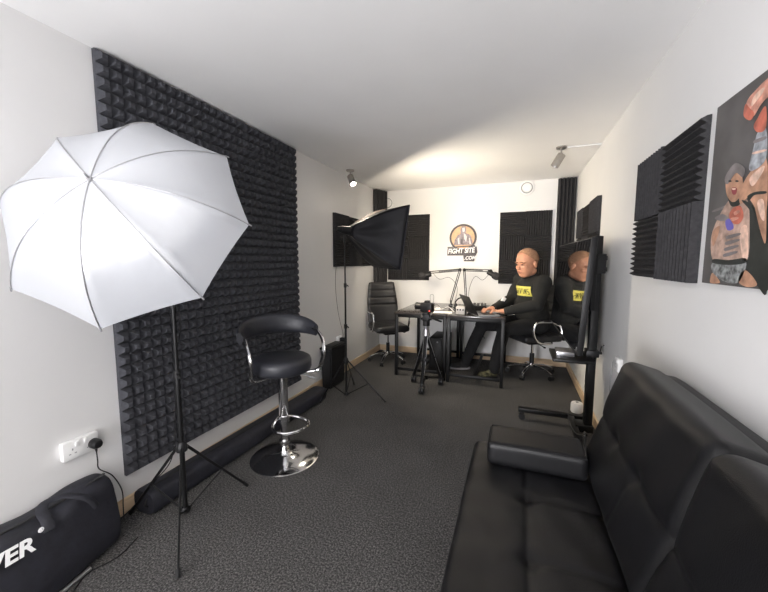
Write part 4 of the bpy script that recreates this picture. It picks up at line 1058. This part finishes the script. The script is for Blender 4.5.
strokes = [[(-.088, .030), (-.088, -.03), (-.062, -.03), (-.062, .0), (-.072, .0)], [(-.045, .032), (-.045, -.032)], [(-.026, .032), (-.012, -.03), (.004, .032)],
           [(.022, -.032), (.022, .032)], [(.040, -.03), (.040, .03), (.058, -.03), (.058, .03)], [(.092, .028), (.074, .028), (.074, .0), (.092, .0), (.092, -.03), (.074, -.03)]]
for s_ in strokes:
    pts = []
    for a, b in zip(s_, s_[1:]):
        for k in range(4): pts.append((a[0] + (b[0] - a[0]) * k / 4, a[1] + (b[1] - a[1]) * k / 4))
    pts.append(s_[-1]); mb.tube([hit(a, b, .005) for a, b in pts], .0032, 6, flat=(1, 1))
mb.build('print_letters', M['dkprint'], sw)
# watch / white cuff tag
MB().box(wrR.lerp(elR, .55) + V((.0, -.06, .045)), (.04, .02, .07), Euler((.3, .5, .5)), bev=.004).build('white_tag', M['paper'], sw)
# trousers
mb = MB()
mb.ell(pel + V((0, 0, -.01)), (.165, .185, .115), Matrix((F, L, V((0, 0, 1)))).transposed(), 20)
for hp_, kn, an in ((hipL, knL, anL), (hipR, knR, anR)):
    limb(mb, [pel + V((0, 0, -.02)), hp_, hp_.lerp(kn, .5), kn, kn.lerp(an, .5), an + V((0, 0, -.03))], [.12, .108, .098, .082, .072, .062])
fuse('trousers', mb, .009, M['jeans'], pr, 5)
for an, d, m in ((anL, V((-.85, -.45, 0)), 'camo'), (anR, V((-.93, -.30, 0)), 'blackrough')):
    d = d.normalized(); w = V((-d.y, d.x, 0)); SM = Matrix((d, w, V((0, 0, 1)))).transposed(); b = V((an.x, an.y, 0))
    mb = MB(); mb.ell(b + d * .02 + V((0, 0, .055)), (.075, .044, .05), SM, 14); mb.ell(b + d * .11 + V((0, 0, .042)), (.085, .046, .038), SM, 14); limb(mb, [b + V((0, 0, .05)), b + V((0, 0, .10))], [.046, .048])
    sh_ = fuse('shoe', mb, .006, M[m], pr, 3)
    mb = MB(); pts = []
    for k in range(28):
        a = 2 * PI * k / 28; pts.append(b + d * (.070 + .130 * math.cos(a)) + w * (.047 * math.sin(a)) + V((0, 0, .001)))
    mb.prism(pts, (0, 0, .022)); mb.build('sole', M['blackplastic'] if m == 'camo' else M['greyp'], sh_)

# ---------------------------------------------------------------- lights, world, camera
def area(name, loc, aim, sx, sy, e, col):
    ld = bpy.data.lights.new(name, 'AREA'); ld.shape = 'RECTANGLE'; ld.size = sx; ld.size_y = sy; ld.energy = e; ld.color = col
    o = bpy.data.objects.new(name, ld); C.objects.link(o); o.location = loc; o.rotation_euler = (-V(aim)).to_track_quat('Z', 'Y').to_euler(); return o
area('rear_fill', (-2.0, -3.4, .80), (.45, 1, .50), 2.6, 1.9, 520, (.985, .975, 1.0))  # unseen fill lamp added outside the rear wall, aimed up to lift the ceiling
w = bpy.data.worlds.new('World'); bpy.context.scene.world = w; w.use_nodes = True
w.node_tree.nodes['Background'].inputs[0].default_value = (.55, .6, .7, 1); w.node_tree.nodes['Background'].inputs[1].default_value = .3
cam = bpy.data.cameras.new('Camera'); co = bpy.data.objects.new('Camera', cam); C.objects.link(co)
cam.sensor_width = 36; cam.lens = 350 / 768 * 36; cam.clip_start = .02
co.matrix_world = Matrix((rtv, upv, -fwv)).transposed().to_4x4(); co.location = (0, 0, 1.35)
sc = bpy.context.scene; sc.camera = co
sc.view_settings.view_transform = 'Standard'; sc.view_settings.look = 'None'; sc.view_settings.exposure = 0.78; sc.view_settings.gamma = 1; sc.view_settings.use_curve_mapping = False
